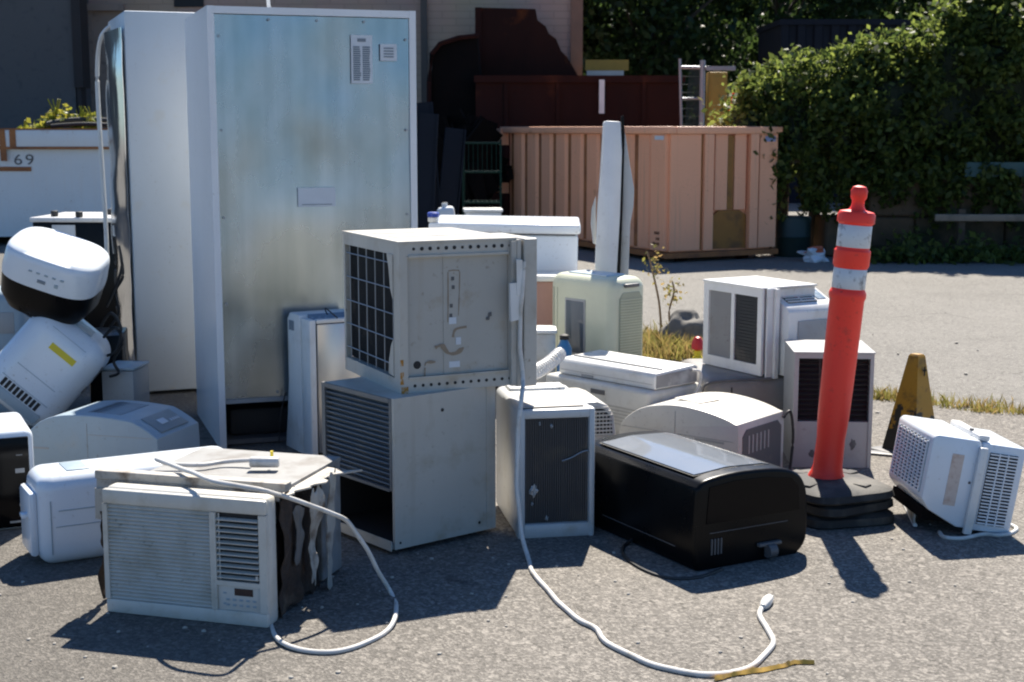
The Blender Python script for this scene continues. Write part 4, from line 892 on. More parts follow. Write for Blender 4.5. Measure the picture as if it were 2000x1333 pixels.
def wac_white():
    H = .37
    t = thing('window_air_conditioner', 'white air conditioner with two dark back openings and slanted top grille, behind the orange post', 'air conditioner', (1.055, 6.0, .306), 30)
    D = .40
    mb = MB(); mb.box(.012, .30, .012, D, 0.004, H - .003)
    mb.box(0, .011, 0, .03, 0, H).box(0, .011, D - .035, D, 0, H).box(0, .011, .03, D - .035, 0, .045).box(0, .011, .03, D - .035, H - .035, H).box(0, .011, .185, .207, .045, H - .035)
    mb.box(-.006, .302, -.002, D + .004, H, H + .008, .003)
    mb.build('cabinet', M['white'], t, smooth=0)
    a = MB(); a.box(.009, .0115, .207, D - .035, .045, H - .035)
    for k in range(18): y = .210 + k * .0085; a.box(.006, .0088, y, y + .002, .046, H - .036)
    a.build('mesh_panel', M['grey'], t, smooth=0)
    a = MB(); a.box(.009, .0115, .03, .185, .045, H - .035)
    for k in range(20): z = .05 + k * .0142; a.box(.005, .0088, .031, .184, z, z + .003)
    a.build('coil', M['coil'], t, smooth=0)
    MB().box(.018, .072, -.014, -.0025, -.012, H + .004, .003).box(.05, .072, -.03, -.0145, -.012, H + .002, .003).build('mounting_flange', M['white'], t, smooth=0)
    MB().poly([(.32, 0), (.32, H - .012), (.31, H - .004), (.10, H - .004), (-.055, H - .074), (-.072, H - .095), (-.075, 0)], 'x', .085, .36, .010, 2).build('front_panel', M['white'], t)
    Mx = Matrix.Translation((.2225, .0225, H - .039)) @ Matrix.Rotation(math.atan2(.07, .155), 4, 'X')
    MB().box(-.105, .055, -.058, .062, .0, .0022, M=Mx).build('grille_cavity', M['dark'], t, smooth=0)
    g = MB()
    for k in range(7): y = -.055 + k * .0185; g.box(-.105, .055, y, y + .0065, .0024, .007, M=Mx)
    g.box(-.028, -.022, -.058, .062, .0024, .0075, M=Mx).build('top_grille', M['white'], t, smooth=0)
    MB().box(.07, .118, -.04, .05, .0, .003, M=Mx).build('display', M['bluegrey'], t)
    MB().box(.135, .352, -.0785, -.0755, .015, .235, .001).build('lower_shade_panel', M['grey'], t)  # grey sheet puts the shade of the lower front into its colour
wac_white()
def grey_under():
    t = thing('grey_portable_unit', 'rounded grey unit lying beneath the white twin opening air conditioner', 'air conditioner', (.80, 5.98, 0), 4)
    MB().box(0, .60, .0, .56, .0, .302, .05, 4).build('body', mat('taupe_plastic', (.22, .21, .20), .45, dirt=(.3, .27, .22), dlo=.55, dhi=.8), t)
    MB().box(.13, .136, -.002, .3, .06, .26).build('seam', M['dark'], t); MB().box(.02, .10, -.003, -.0003, .12, .22, .001).build('hatch', M['dkgrey'], t); MB().tube(spline([(0.0, .0, .15), (.004, -.006, .24), (.05, -.006, .285), (.3, -.006, .296)], 6), .006, 8).build('trim_strip', M['dkgrey'], t)
grey_under()

def tower_unit():
    W, D, H = .312, .33, .466
    t = thing('heater_cabinet', 'grey metal cabinet with dark louvred upper half behind the orange post', 'cabinet', (1.121, 5.613, 0), -4)
    mb = MB(); mb.box(0, .018, 0, D, 0, H).box(W - .014, W, 0, D, 0, H).box(.0182, W - .0142, 0, D, H - .02, H - .001).box(.0182, W - .0142, .05, D, .0, H - .021).box(.0182, W - .0142, .006, .0495, 0.004, .19)
    mb.box(-.004, W + .004, -.004, D + .004, H, H + .006)
    mb.build('cabinet', M['grey'], t, smooth=0)
    mb = MB(); mb.box(.0185, W - .0145, .046, .0495, .192, H - .0215); mb.build('cavity', M['dark'], t)
    mb = MB()
    for k in range(12):
        z = .20 + k * .0205; mb.box(.02, W - .016, -.009, .009, -.0012, .0012, M=Matrix.Translation((0, .028, z)) @ Matrix.Rotation(R(35), 4, 'X'))
    for x in (.1, .2): mb.box(x, x + .004, .012, .016, .193, H - .022)
    mb.build('louvre', mat('louvre_maroon', (.03, .02, .02), .5), t, smooth=0)
    rr = MB(); blob(rr, (.08, .005, .06), (.012, .001, .016), 2, 2, .8); blob(rr, (.24, .005, .10), (.01, .001, .02), 5, 2, .8); rr.build('scuff', M['dkgrey'], t)
tower_unit()

def curved_unit():
    t = thing('portable_air_conditioner', 'off white arched top air conditioner lying behind the black one', 'air conditioner', (.852, 5.29, 0), 51)
    P = spline([(0, 0, 0), (0, 0, .215), (.025, 0, .247), (.14, 0, .276), (.28, 0, .285), (.42, 0, .262), (.51, 0, .21), (.545, 0, .15), (.55, 0, 0)], 5)
    MB().poly([(p.x, p.z) for p in P], 'x', 0, .36, .012, 2, caps_only=True).build('body', mat('aged_cream', (.60, .58, .525), .4, dirt=(.45, .42, .36), dlo=.58, dhi=.82), t, smooth=40)
    MB().box(-.0015, .001, .02, .53, .172, .1745).box(-.0015, .001, .28, .282, .175, .262).box(-.002, .001, .06, .19, .16, .168).build('seam', M['grey'], t)
    MB().poly([(.03, .01), (.33, .01), (.33, .19), (.30, .215), (.06, .215), (.03, .19)], 'y', -.004, .0005).build('end_plate', M['dkgrey'], t)
    v = MB()
    for k in range(6): v.box(.07 + .03 * k, .08 + .03 * k, -.006, -.0042, .12, .19)
    v.build('vent', M['grey'], t); MB().box(.05, .10, -.012, -.0042, .03, .06, .002).build('socket', M['grey'], t)
    MB().tube(spline([(.34, -.005, .22), (.37, -.02, .24), (.38, -.03, .15), (.37, -.03, .05), (.36, -.03, .008)], 6), .006, 8).build('power_cord', M['blackcord'], t)
    g = MB(); g.poly([(.08, .22), (.2, .2), (.26, .34), (.12, .36)], 'z', .2862, .288); g.build('dust_patch', M['cardb'], t)
curved_unit()

def flat_unit():
    t = thing('flat_wall_unit', 'long flat white air conditioner unit lying on top of a beige one', 'air conditioner', (.58, 5.75, .292), 42)
    MB().poly([(0, 0), (.0, .05), (.012, .068), (.25, .078), (.268, .07), (.268, 0)], 'y', 0, .56, .006).build('body', M['white'], t)
    MB().box(.07, .085, .03, .54, .070, .0765).build('groove', M['grey'], t)
    MB().poly([(.01, .006), (.258, .006), (.258, .064), (.012, .058)], 'y', -.003, -.0004).build('end_plate', mat('end_grey', (.22, .22, .23), .5, dirt=(.4, .4, .4), dlo=.5, dhi=.7), t)
    MB().box(-.0015, .0004, .01, .55, .02, .0215).box(-.003, .0004, .35, .42, .002, .014).build('seam', M['grey'], t)
    MB().tube(spline([(.22, -.01, .06), (.25, -.03, .05), (.24, -.035, .0), (.2, -.03, -.06)], 6), .006, 8).build('power_cord', M['cord'], t)
    u = thing('beige_air_conditioner', 'beige boxy air conditioner underneath the long flat white unit', 'air conditioner', (.555, 5.715, 0), 42)
    MB().box(0, .34, 0, .62, 0, .29, .02, 3).build('body', M['offwhite'], u)
    g = MB()
    for k in range(6): g.box(-.002, .0005, .05, .57, .13 + .014 * k, .137 + .014 * k)
    g.build('grille', M['beigedk'], u)
    for y0, y1 in ((.25, .33), (.52, .56)): MB().box(-.004, .0004, y0, y1, .243, .262).build('clip', M['dkgrey'], u)
    v = thing('small_air_conditioner', 'rounded beige unit with honeycomb end grille behind the exposed fin unit', 'air conditioner', (.17, 5.20, 0), 12)
    MB().poly([(0, .0), (0, .345), (.15, .345), (.19, .33), (.215, .29), (.225, .2), (.225, 0)], 'y', 0, .3, .008).build('body', M['offwhite'], v)
    MB().poly([(.10, .215), (.10, .325), (.15, .325), (.18, .312), (.203, .28), (.211, .215)], 'y', -.002, -.0004).build('grille_cavity', M['dark'], v)
    g = MB()
    for k in range(8): g.box(.10, .209 - .002 * max(0, k - 4) ** 1.9, -.007, -.0022, .217 + .0145 * k, .223 + .0145 * k)
    for k in range(8): g.box(.103 + .0135 * k, .106 + .0135 * k, -.005, -.0022, .216, .318 - .0007 * k * k)
    g.build('honeycomb_grille', M['offwhite'], v, smooth=0)
flat_unit()

def cream_unit():
    W, D, H = .225, .45, .668
    t = thing('dehumidifier', 'cream upright dehumidifier with tall dark window and ribbed side', 'dehumidifier', (.462, 6.5, 0), 40)
    MB().box(0, W, 0, D, 0, H, .055, 5).build('body', M['cream'], t)
    MB().box(-.004, .001, .185, .325, .29, .555, .002).build('window_frame', M['grey'], t); MB().box(-.006, -.0041, .195, .315, .30, .545, .0008).build('window', mat('smoked_window', (.10, .12, .14), .12, amt=.4), t)
    g = MB(); g.poly([(.04, .08), (.185, .08), (.185, .57), (.165, .60), (.06, .60), (.04, .57)], 'y', -.003, .001); g.build('grille_back', M['creamdk'], t)
    g = MB()
    for k in range(38): z = .09 + .0128 * k; g.box(.043, .182, -.0065, -.0032, z, z + .006)
    g.build('side_grille', mat('cream_rib', (.46, .48, .36), .4), t, smooth=0)
    MB().box(.05, W - .05, .10, .36, H - .004, H + .006, .004).build('top_hatch', mat('pale_hatch', (.55, .64, .68), .3), t)
    MB().box(.07, .16, .012, .03, H - .045, H - .028, .004, M=Matrix.Translation((0, -.022, 0))).build('handle_recess', M['dkgrey'], t)
    for y in (.38, .405): MB().box(-.0015, .0005, y, y + .003, .06, .60).build('seam', M['creamdk'], t)
cream_unit()

def freezer():
    t = thing('chest_freezer', 'white chest freezer with thick lid in front of the salmon container', 'freezer', (-.425, 7.3, 0), -2, 0, .8)
    MB().box(.01, .75, .0, .6, .03, .818, .012, 3).build('cabinet', M['cleanwhite'], t)
    MB().box(-.01, .762, -.03, .63, .826, .876, .014, 3).build('lid', M['cleanwhite'], t)
    MB().box(.02, .735, .004, .59, .8185, .8255).build('lid_seal', M['dkgrey'], t)
    MB().box(.03, .73, .03, .56, .0, .029).build('plinth', M['dkgrey'], t)
    t = thing('blue_cap_pot', 'small pot with a blue lid standing on the left end of the chest freezer', 'pot', (-.40, 7.30, .8765))
    MB().lathe([(.026, 0), (.028, .006), (.028, .022), (.022, .026)], 18).build('body', M['white'], t); MB().lathe([(.030, .0262), (.031, .044), (.024, .050)], 18).build('cap', M['blue'], t)
    t = thing('pink_board_box', 'pinkish box with white top edge behind the cream dehumidifier', 'box', (.08, 7.02, 0))
    MB().box(0, .35, 0, .2, 0, .60, .004).build('body', M['pink'], t); MB().box(-.015, .365, -.015, .215, .602, .632, .006).build('top_slab', M['white'], t)
    t = thing('beige_cabinet', 'small beige cabinet squeezed left of the cream dehumidifier', 'cabinet', (0.0, 6.5, 0)); MB().box(0, .2, 0, .15, .0, .415, .006).build('body', M['offwhite'], t); MB().box(-.006, .206, -.006, .156, .417, .435, .004).build('top', M['white'], t)
    t = thing('blue_jug', 'blue bottle wedged at the foot of the cream dehumidifier', 'bottle', (.237, 6.43, 0)); MB().lathe([(.03, 0), (.034, .02), (.034, .36), (.02, .39), (.018, .40)], 16).build('body', M['cyanblue'], t); MB().lathe([(.021, .401), (.021, .42), (.012, .425)], 14).build('cap', M['dark'], t)
    # ribbed hose
    A = [Vector((.02, 4.99, .475)), Vector((.06, 5.2, .45)), Vector((.13, 5.6, .415)), Vector((.2, 6.0, .40))]; S = spline(A, 30); mb = MB(); H_ = []
    for i, p in enumerate(S): H_ += [p + Vector((math.cos(i * 1.7 + k * .42), 0, math.sin(i * 1.7 + k * .42))) * .026 + (S[min(i + 1, len(S) - 1)] - p) * k / 4 for k in range(4)]
    tag(mb.tube(H_, .0045, 5).build('spiral_hose', M['white']), 'white spiral hose lying behind the exposed fin unit', 'hose')
freezer()

def white_panels():
    Y = 6.98
    t = thing('folded_sheet', 'tall bent white panel pair standing on end behind the cream dehumidifier', 'panel', (0, Y, 0))
    def P(l): return [(aty(a, b, Y).x, max(0, aty(a, b, Y).z)) for a, b in l]
    mb = MB(); mb.poly(P([(1179, 240), (1184, 236), (1213, 237), (1215, 300), (1211, 420), (1203, 560), (1199, 790), (1158, 790), (1161, 540), (1166, 440), (1168, 400), (1173, 330)]), 'y', 0, .06, .006); mb.jitter(.006, 6); mb.build('wide_panel', M['enamel'], t, smooth=30)
    mb = MB(); mb.poly(P([(1166, 385), (1157, 410), (1156, 440), (1161, 478), (1166, 480)]), 'y', .065, .09, .004); mb.poly(P([(1219, 245), (1224, 268), (1234, 330), (1240, 372), (1239, 405), (1231, 440), (1228, 560), (1226, 790), (1207, 790), (1211, 560), (1217, 400)]), 'y', .05, .09, .006); mb.jitter(.006, 6, 3); mb.build('bent_wing', mat('wing_enamel', (.5, .51, .50), .4, dirt=(.4, .38, .33), dlo=.55, dhi=.8), t, smooth=30)
    mb = MB(); mb.poly(P([(1214, 228), (1219, 226), (1221, 260), (1217, 400), (1211, 560), (1206, 790), (1201, 790), (1204, 560), (1212, 400)]), 'y', .02, .05); mb.build('gap_shade_strip', M['black'], t, smooth=0)  # black strip stands in for the shade in the gap between the panels
white_panels()

def delineator():
    c = Vector((1.115, 4.90, 0))
    for z, yaw, dx, lb in ((0, 14, .012, 'lowest black rubber base in the stack under the orange post'), (.044, 30, -.004, 'middle black rubber base between the lowest one and the orange post')):
        o = thing('rubber_base', lb, 'rubber base', (c.x + dx, c.y + .01, z), yaw, group='rubber bases under the orange post')
        MB().lathe([(.160, 0), (.172, .010), (.170, .034), (.15, .042), (.13, .0435)], 40, power=5.0, sy=1.12).build('slab', M['rubber'], o)
    t = thing('delineator_post', 'orange delineator post with two white reflective bands on a black rubber base', 'delineator post', (c.x, c.y, .089), 22)
    MB().lathe([(.165, 0), (.176, .009), (.170, .030), (.15, .040), (.09, .047), (.07, .049)], 40, power=4.5, sy=1.1).build('base', M['rubber'], t)
    for k in range(4): MB().box(-.02, .02, .10, .155, .030, .050, .006, M=Matrix.Rotation(k * math.pi / 2 + .4, 4, 'Z')).build('lifting_lug', M['rubber'], t)
    prof = [(.062, .045), (.060, .06), (.053, .075), (.0475, .10), (.046, .2), (.049, .24), (.051, .28), (.054, .50), (.0555, .70), (.0595, .712), (.0595, .725), (.0555, .735), (.0525, .74), (.0525, .815), (.058, .825), (.058, .875), (.053, .882), (.0525, .885), (.0525, .968), (.060, .975), (.060, 1.002), (.054, 1.012), (.028, 1.018), (.021, 1.03), (.020, 1.05), (.026, 1.062), (.027, 1.085), (.021, 1.098), (.008, 1.103)]
    p = MB().lathe(prof, 36).build('post', M['orange'], t); lean = Matrix.Rotation(R(-22), 4, 'Z') @ Matrix.Rotation(R(4.6), 4, 'Y')
    p.rotation_euler = lean.to_euler(); p.location = (.0, .03, -.012); p.scale = (1.07, 1.07, .98)
    for z0, z1 in ((.742, .813), (.888, .966)): MB().lathe([(.0528, z0), (.0535, z0 + .001), (.0535, z1 - .001), (.0528, z1)], 36).build('reflective_band', M['reflect'], p)
delineator()

def floor_sign():
    p = at(1778, 884); t = thing('caution_cone', 'yellow four sided caution cone with black scuffs behind the tilted air conditioner', 'caution cone', (p.x, p.y, 0), 38, 0, 2.5)
    MB().poly([(-.088, .012), (.088, .012), (.03, .40), (.022, .412), (-.022, .412), (-.03, .40)], 'y', -.03, .03) 
    mb = MB(); mb.lathe([(.118, .012), (.034, .41), (.026, .418)], 4, M=Matrix.Rotation(R(45), 4, 'Z')); mb.build('cone', M['yellow'], t, smooth=0)
    MB().box(-.125, .125, -.125, .125, 0, .011, .003).build('foot', M['dkgrey'], t)
    s = MB(); q = Matrix.Rotation(R(12), 4, 'X')
    s.box(-.004, .004, -.0435, -.0425, .33, .37).box(-.013, .013, -.0435, -.0425, .35, .358)
    s.build('warning_mark', M['black'], t, smooth=0)
    q = at(1722, 890); tag(MB().box(-.1, .1, -.03, .03, .002, .014, .003, M=Matrix.Translation(q) @ Matrix.Rotation(R(-25), 4, 'Z')).build('dark_strip', M['dkgrey']), 'dark flat strip on the ground left of the yellow cone', 'strip')
floor_sign()

def right_ac():
    t = thing('window_air_conditioner', 'white window air conditioner tipped on one side at the right edge', 'air conditioner', (1.345, 4.625, .050), 4, 0, 9)
    W, D, H = .325, .34, .305
    bd = MB(); bd.poly([(.0, .085), (.03, .05), (.135, .004), (.17, .004), (.17, H - .012), (.16, H), (.012, H), (.0, H - .012)], 'y', 0, D, .010, 2).box(.172, W, .004, D - .03, .0, H - .006, .008, 2)
    bd.build('cabinet', M['cleanwhite'], t)
    MB().box(.158, .186, -.018, .0, -.012, H - .02, .004).box(.16, .20, .02, D - .06, H - .004, H + .016, .006).build('mounting_flange', M['white'], t)
    d = MB(); d.box(.202, W - .026, .0015, .0038, .025, H - .035); d.build('vent_cavity', M['dark'], t)
    g = MB()
    for k in range(22): z = .028 + .0112 * k; g.box(.202, W - .026, -.004, .0012, z, z + .0045)
    for x in (.232, .262): g.box(x, x + .004, -.005, .0012, .025, H - .035)
    g.build('vent_grille', M['cleanwhite'], t, smooth=0)
    d = MB().box(-.0012, .0006, .03, D - .03, .10, H - .03).build('side_cavity', M['dark'], t)
    g = MB()
    for k in range(15): z = .10 + .0118 * k; g.box(-.006, -.0014, .03, D - .03, z, z + .005)
    for k in range(9): y = .03 + .034 * k; g.box(-.007, -.0014, y, y + .007, .10, H - .03)
    g.build('side_grille', M['cleanwhite'], t, smooth=0)
    MB().box(.075, .115, -.0018, .0004, .075, .25).build('warning_label', mat('pink_label', (.60, .50, .44), .6, dirt=(.45, .33, .27), dscale=30, dlo=.5, dhi=.65), t, smooth=0)
    MB().box(.02, .14, .02, D - .02, .012, .05).build('underside', M['soot'], t)
    h = MB(); h.cyl((.165, .1, H + .016), (.165, .1, H + .022), .008, 10).cyl((.15, -.001, .16), (.15, .001, .16), .005, 8); h.build('screw', M['dkgrey'], t)
    # fold-out side panel propping it up
    u = thing('side_panel_board', 'narrow pinkish white board propping the tipped air conditioner', 'board', at(1786, 1030), 0)
    a = at(1752, 955) - u.location; MB().grid([[(0, 0, .004), (a.x, a.y, .004)], [(.012, .012, .12), (a.x + .03, a.y + .03, .115)]], .006).build('board', M['torn'], u, smooth=0); MB().tube([(0, -.008, .008), (a.x - .004, a.y - .004, .008)], .008, 6).build('edge_trim', M['white'], u)
    pts = [at(px, py, .008) for px, py in ((1835, 1040), (1845, 1050), (1880, 1052), (1920, 1044), (1950, 1046), (1975, 1042), (1985, 1032), (1965, 1022))]
    MB().tube(spline(pts, 6), .007, 8).build('power_cord', M['cord'], t, world=True)
right_ac()

def left_group():
    # grey portable unit lying down
    t = thing('grey_portable_air_conditioner', 'pale grey portable air conditioner lying in front of the freezer side', 'air conditioner', (-1.325, 5.25, 0), 74)
    P = spline([(.03, 0, 0), (0, 0, .04), (0, 0, .18), (.012, 0, .205), (.09, 0, .250), (.14, 0, .262), (.30, 0, .272), (.45, 0, .258), (.54, 0, .21), (.57, 0, .15), (.57, 0, 0)], 4)
    MB().poly([(p.x, p.z) for p in P], 'x', 0, .32, .028, 4, caps_only=True).build('body', M['greyplastic'], t, smooth=40)
    ang = math.atan2(.262 - .205, .14 - .012); Mx = Matrix.Translation((.16, .062, .2355)) @ Matrix.Rotation(R(28), 4, 'X')
    MB().box(-.105, .10, -.055, .045, .0, .004, .002, M=Mx).build('control_panel', mat('panel_grey', (.24, .27, .28), .3), t)
    b = MB(); b.box(-.05, .0, -.02, .01, .0042, .007, .001, M=Mx)
    for k in range(4): b.box(.02 + .018 * k, .03 + .018 * k, -.02, -.008, .0042, .007, M=Mx)
    b.build('button', M['sticker'], t)
    g = MB()
    for i in range(11):
        for k in range(16):
            y = .19 + .0135 * i; z = float(np.interp(y, [.14, .30, .45], [.264, .2735, .259])); g.box(.06 + .0135 * k, .0665 + .0135 * k, y, y + .0065, z - .001, z + .0008)
    g.build('top_grey_marks', M['dkgrey'], t, smooth=0)  # grid of square vent slots
    MB().box(-.0015, .0006, .47, .56, .13, .137).build('side_slot', M['grey'], t); MB().box(-.0012, .0006, .3, .302, .02, .24).box(-.0012, .0006, .02, .30, .196, .1985).build('seam', M['grey'], t)
    # white rounded unit lying at the left front
    t = thing('portable_air_conditioner', 'glossy white portable air conditioner lying directly behind the slatted front unit', 'air conditioner', (-1.455, 4.28, 0), 29)
    W, D, H = .66, .23, .288
    bd = MB(); bd.box(0, W, 0, D, .0, H, .05, 5); bd.build('body', M['cleanwhite'], t)
    MB().box(.06, .3, -.002, .001, .175, .178).box(.05, .3, -.002, .001, .125, .1275).box(.035, .038, -.0015, .001, .04, .21).build('seam', M['greyplastic'], t)
    MB().box(.22, .25, -.003, .001, .065, .10, .001).build('socket', M['stickergrey'], t)
    MB().box(-.022, .004, .03, .19, .03, .235, .012).box(-.04, -.02, .06, .10, .15, .165, .004).build('end_cap', M['cleanwhite'], t)
    g = MB(); g.box(.10, .17, .05, .17, H + .0005, H + .003, .001); g.build('top_inset', M['greyplastic'], t)
    # tall rounded unit tipped over, yellow sticker
    c = aty(81, 726, 6.15)
    t = thing('tilted_air_conditioner', 'big glossy white portable air conditioner tipped over with a yellow sticker', 'air conditioner', (c.x, c.y, c.z), 8, 0, 42)
    MB().box(-.19, .19, -.02, .36, -.24, .24, .10, 8).build('body', M['cleanwhite'], t)
    MB().box(-.045, .085, -.0225, -.019, .105, .135, .0012).build('yellow_sticker', M['yellowclean'], t, smooth=0)
    s = MB(); s.box(-.10, .10, -.0212, -.019, -.030, -.027).box(-.12, .12, -.0212, -.019, -.105, -.1025).box(-.09, .09, -.0212, -.019, .19, .192); s.build('seam', M['greyplastic'], t)
    v = MB()
    for k in range(9): v.box(-.10 + .022 * k, -.085 + .022 * k, -.0225, -.019, -.150, -.11)
    v.build('vent', M['dark'], t)
    MB().poly([(-.12, -.20), (.12, -.20), (.125, -.155), (-.125, -.155)], 'y', -.0215, -.0195, .001).build('outlet_frame', M['greyplastic'], t)
    MB().box(-.06, .06, .06, .2, .2385, .2425, .002).build('end_panel', M['greyplastic'], t)
    k_ = MB(); k_.box(.16, .19, .05, .10, .10, .17, .008).box(.17, .195, .05, .10, .02, .06, .008); k_.build('side_knob', M['dkgrey'], t)
    mb = MB()
    for k, pts in enumerate([[(196, 640), (216, 612), (236, 640), (228, 684), (206, 696)], [(202, 660), (224, 640), (240, 668), (222, 704), (232, 728), (214, 736)], [(208, 600), (226, 560), (238, 520), (232, 480)], [(214, 640), (232, 610), (226, 570), (240, 540), (236, 500)]]):
        mb.tube(spline([aty(px, py, 6.32 + .015 * k) for px, py in pts], 8), .007, 6)
    mb.build('power_cord', M['blackcord'], t, world=True)
    # white and black dehumidifier on top
    b = aty(86, 606, 6.15)
    t = thing('black_and_white_dehumidifier', 'rounded appliance with white top and black lower body perched on the tipped unit', 'dehumidifier', (b.x - .035, b.y + .16, b.z - .01), 0, 17, 19)
    lo = MB().lathe([(.13, 0), (.165, .012), (.20, .07), (.208, .155), (.209, .165)], 56, power=3.2, sy=.82); lo.build('lower_body', M['black'], t)
    up = MB().lathe([(.210, .1655), (.212, .19), (.208, .27), (.203, .29), (.192, .300), (.15, .307), (.06, .309)], 56, power=3.2, sy=.82); up.build('top_shell', M['cleanwhite'], t)
    d = MB(); d.box(-.015, .02, -.1765, -.168, .20, .214); d.build('display', M['stickergrey'], t)
    d = MB()
    for k in range(5): d.box(-.06 + .035 * k, -.045 + .035 * k, -.1755, -.168, .238, .244)
    d.box(.06, .075, -.176, -.165, .20, .215); d.build('button', M['greyplastic'], t)
    MB().lathe([(.06, -.03), (.13, -.001)], 24).build('foot', M['dkgrey'], t)
    # grey rounded unit at the very edge
    t = thing('silver_appliance', 'silver grey rounded appliance cut off by the left edge', 'appliance', (-2.62, 6.62, 0), 0); MB().box(0, .355, 0, .3, 0, .598, .05, 4).build('body', M['greyplastic'], t); MB().box(.05, .3, -.003, .001, .40, .5, .001).build('panel', M['grey'], t)
    # black fronted unit at the very edge
    t = thing('black_front_appliance', 'white cased appliance with glossy black front at the left edge', 'appliance', (-2.06, 4.535, 0), 25)
    MB().box(0, .49, .0, .36, .0, .345, .028, 4).build('case', M['cleanwhite'], t); MB().box(.02, .472, -.006, .002, .012, .322, .004).build('front_glass', M['blackgloss'], t)
    m = MB(); m.box(.43, .45, -.0075, -.0062, .26, .262).box(.425, .455, -.0075, -.0062, .20, .215).box(.40, .47, -.012, -.0062, .03, .036).cyl((.445, -.006, .09), (.445, -.012, .09), .012, 14).cyl((.445, -.006, .145), (.445, -.012, .145), .009, 14); m.build('control_mark', M['wire'], t)
    # black range with white top
    Y = 8.6; a = aty(62, 410, Y); b = aty(236, 410, Y)
    t = thing('black_range', 'black sided kitchen range with white top and small black knobs', 'range', (a.x, Y, 0), -3)
    w_ = b.x - a.x; zt = aty(0, 425, Y).z
    MB().box(0, w_, .0, .55, .04, zt - .03, .006).build('body', M['black'], t); MB().box(-.012, w_ + .02, -.02, .57, zt - .028, zt, .006).build('top', M['enamel'], t); MB().box(.12, .26, -.006, .001, zt - .13, zt - .045).build('pale_label', M['sticker'], t)
    for x, y in ((.1, .1), (.28, .02), (.38, .3), (.48, .08)): MB().cyl((x, y, zt), (x, y, zt + .035), .022, 14, bev=.005).build('knob', M['blackcord'], t)
    MB().box(w_ - .02, w_ + .03, -.03, .02, .0, zt - .03).build('side_strip', M['enamel'], t)
    # grey box by the cords
    t = thing('grey_box', 'small grey box between the tipped unit and the rear fridge', 'box', (-1.86, 6.40, 0), -6); MB().box(0, .15, 0, .2, 0, .262, .006).build('body', M['grey'], t); MB().box(-.004, .154, -.004, .204, .264, .276, .003).build('lid', M['greyplastic'], t)
    t = thing('dark_crate', 'black open crate in the shadow beside the rear fridge', 'crate', (-2.02, 6.75, 0), 10); MB().box(0, .16, 0, .3, 0, .37, .01).build('crate', M['black'], t)
left_group()

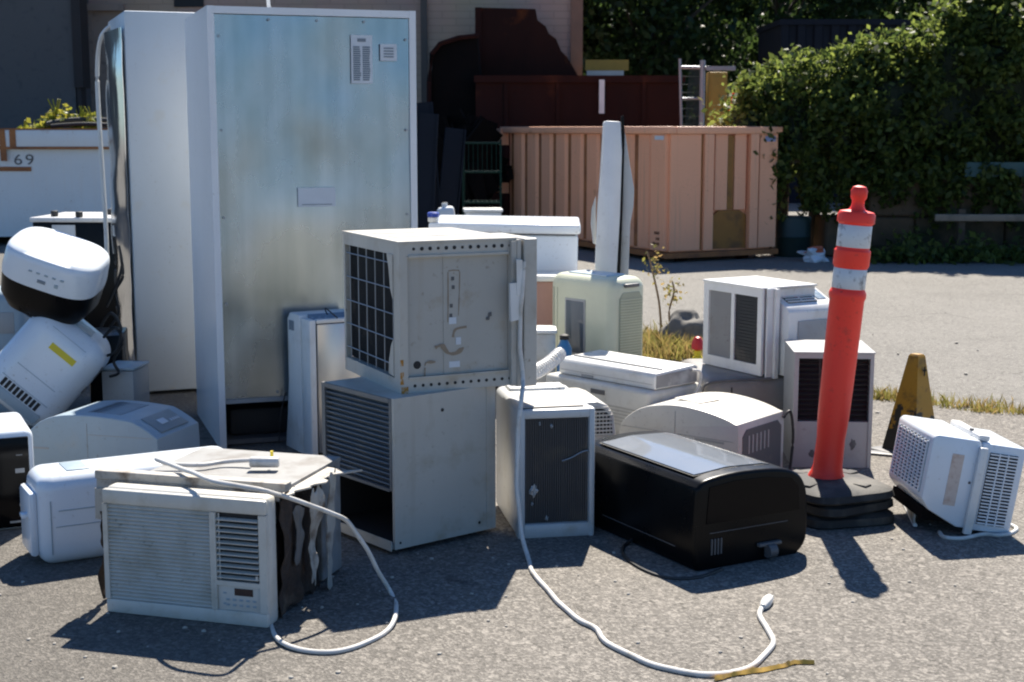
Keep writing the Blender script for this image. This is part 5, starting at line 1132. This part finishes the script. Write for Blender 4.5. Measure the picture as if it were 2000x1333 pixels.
# ------------------------------------------------------------------ ground clutter and weeds
def blades(n, c, rad, h, seed, wd=.004):
    rg = np.random.default_rng(seed); th = rg.uniform(0, 6.28, n); r = np.sqrt(rg.uniform(0, 1, n))
    b = np.stack([np.cos(th) * r * rad[0], np.sin(th) * r * rad[1], np.zeros(n)], 1) + np.array(c)
    lean = rg.normal(size=(n, 2)) * .38; H = h * rg.uniform(.35, 1.15, n); a = rg.uniform(0, 6.28, n); s = np.stack([np.cos(a), np.sin(a), 0 * a], 1) * wd
    m = b + np.stack([lean[:, 0] * H * .4, lean[:, 1] * H * .4, H * .6], 1); tp = b + np.stack([lean[:, 0] * H, lean[:, 1] * H, H], 1)
    v = np.stack([b - s, b + s, m + s * .8, tp, m - s * .8], 1).reshape(-1, 3); return v, np.arange(5 * n).reshape(n, 5)
def weeds():
    V = []; F = []; o = 0; rg = np.random.default_rng(3)
    line = [(1.35, 7.6), (1.75, 7.15), (2.05, 6.98), (2.45, 6.68), (2.9, 6.5)]
    for i in range(70):
        f = rg.uniform(0, len(line) - 1.001); k = int(f); a = np.array(line[k]); b = np.array(line[k + 1]); p = a + (b - a) * (f - k) + rg.normal(size=2) * .035
        v, fc = blades(int(rg.uniform(10, 42)), (p[0], p[1], .0), (.07, .04), rg.uniform(.02, .085), 500 + i, .0028); V.append(v); F.append(fc + o); o += len(v)
    t = np_mesh('grass_strip', np.vstack(V), np.vstack(F), M['drygrass']); tag(t, 'dry yellow green grass growing along the asphalt edge', 'grass', kind='stuff')
    V = []; F = []; o = 0
    for i in range(60):
        p = at(rg.uniform(1262, 1372), rg.uniform(655, 706)); v, fc = blades(int(rg.uniform(15, 50)), (p.x, p.y, 0), (.1, .08), rg.uniform(.04, .15), 700 + i, .004); V.append(v); F.append(fc + o); o += len(v)
    t = np_mesh('weed_patch', np.vstack(V), np.vstack(F), M['drygrass']); tag(t, 'patch of dry weeds between the dehumidifier and the white air conditioner', 'grass', kind='stuff')
    for i, (px, py, h) in enumerate([(1292, 655, .55), (1312, 650, .34)]):
        p = at(px, py); o = thing('dry_stalk', ['tall leaning dry weed stalk beside the cream dehumidifier', 'shorter dry weed stalk with small leaves by the boulder'][i], 'weed', p, group='dry weed stalks')
        MB().tube(spline([(0, 0, 0), (-.02, 0, h * .4), (-.07 if i == 0 else .01, 0, h * .8), (-.1 if i == 0 else .0, .02, h)], 5), [.009 - .0035 * k / 15 for k in range(16)], 6).build('stem', M['dry'], o)
        v, f = leaves(clumped(60, 8, (.05, .05, h * .3), .03, 900 + i, .1) + np.array([-.05 if i == 0 else 0, 0, h * .8]), .016, 910 + i); np_mesh('foliage', v, f, M['drygrass'], o)
    p = at(1345, 676); mb = MB(); blob(mb, (p.x, p.y + .1, .06), (.16, .12, .13), 4, 4, .5); mb.jitter(.012, 14); tag(mb.build('boulder', M['stone'], smooth=60), 'rough grey boulder left of the white twin opening air conditioner', 'boulder')
    p = at(1362, 715); t = thing('red_valve_cap', 'red capped fitting with a yellow base among the weeds', 'fitting', (p.x, p.y, 0))
    MB().lathe([(.03, 0), (.028, .05), (.02, .06), (.02, .09)], 14).build('base', M['yellowclean'], t); MB().lathe([(.02, .091), (.036, .10), (.036, .135), (.018, .165), (.006, .17)], 14).build('cap', M['redplastic'], t)
    # tan strap on the ground
    pts = [at(px, py, .006) for px, py in ((1396, 1329), (1440, 1318), (1490, 1310), (1530, 1302), (1552, 1296), (1590, 1296))]; S = spline(pts, 7); rows = []
    for i, q in enumerate(S):
        f = i / (len(S) - 1); wd = .011 * (1 - .75 * abs(f - .45)) * (.8 + .5 * noise.noise(Vector((f * 9, 0, 0)))); rows.append([(q.x, q.y - wd, .005 + .004 * abs(noise.noise(Vector((f * 12, 1, 0))))), (q.x, q.y, .012 + .008 * abs(noise.noise(Vector((f * 14, 5, 0))))), (q.x, q.y + wd, .006)])
    tag(MB().grid(rows, .002).build('strap', M['tan'], smooth=60), 'frayed yellow strap end lying on the asphalt by the cord', 'strap')
    # pebbles and debris on the asphalt
    mb = MB(); rr = random.Random(21)
    for k in range(190):
        px = rr.uniform(-60, 2060); py = rr.uniform(620, 1340); p = at(px, py); s = rr.uniform(.0025, .0075) * (1 if py > 900 else 1.7); bm = bmesh.new(); bmesh.ops.create_icosphere(bm, subdivisions=1, radius=s)
        for v in bm.verts: v.co = Vector((v.co.x * rr.uniform(.8, 1.4), v.co.y * rr.uniform(.8, 1.4), v.co.z * .7)) + Vector((p.x, p.y, .006))
        mb._add(bm)
    tag(mb.build('gravel', mat('pebble', (.42, .39, .34), .9), smooth=0), 'loose bits of gravel scattered over the asphalt', 'gravel', kind='stuff')
weeds()
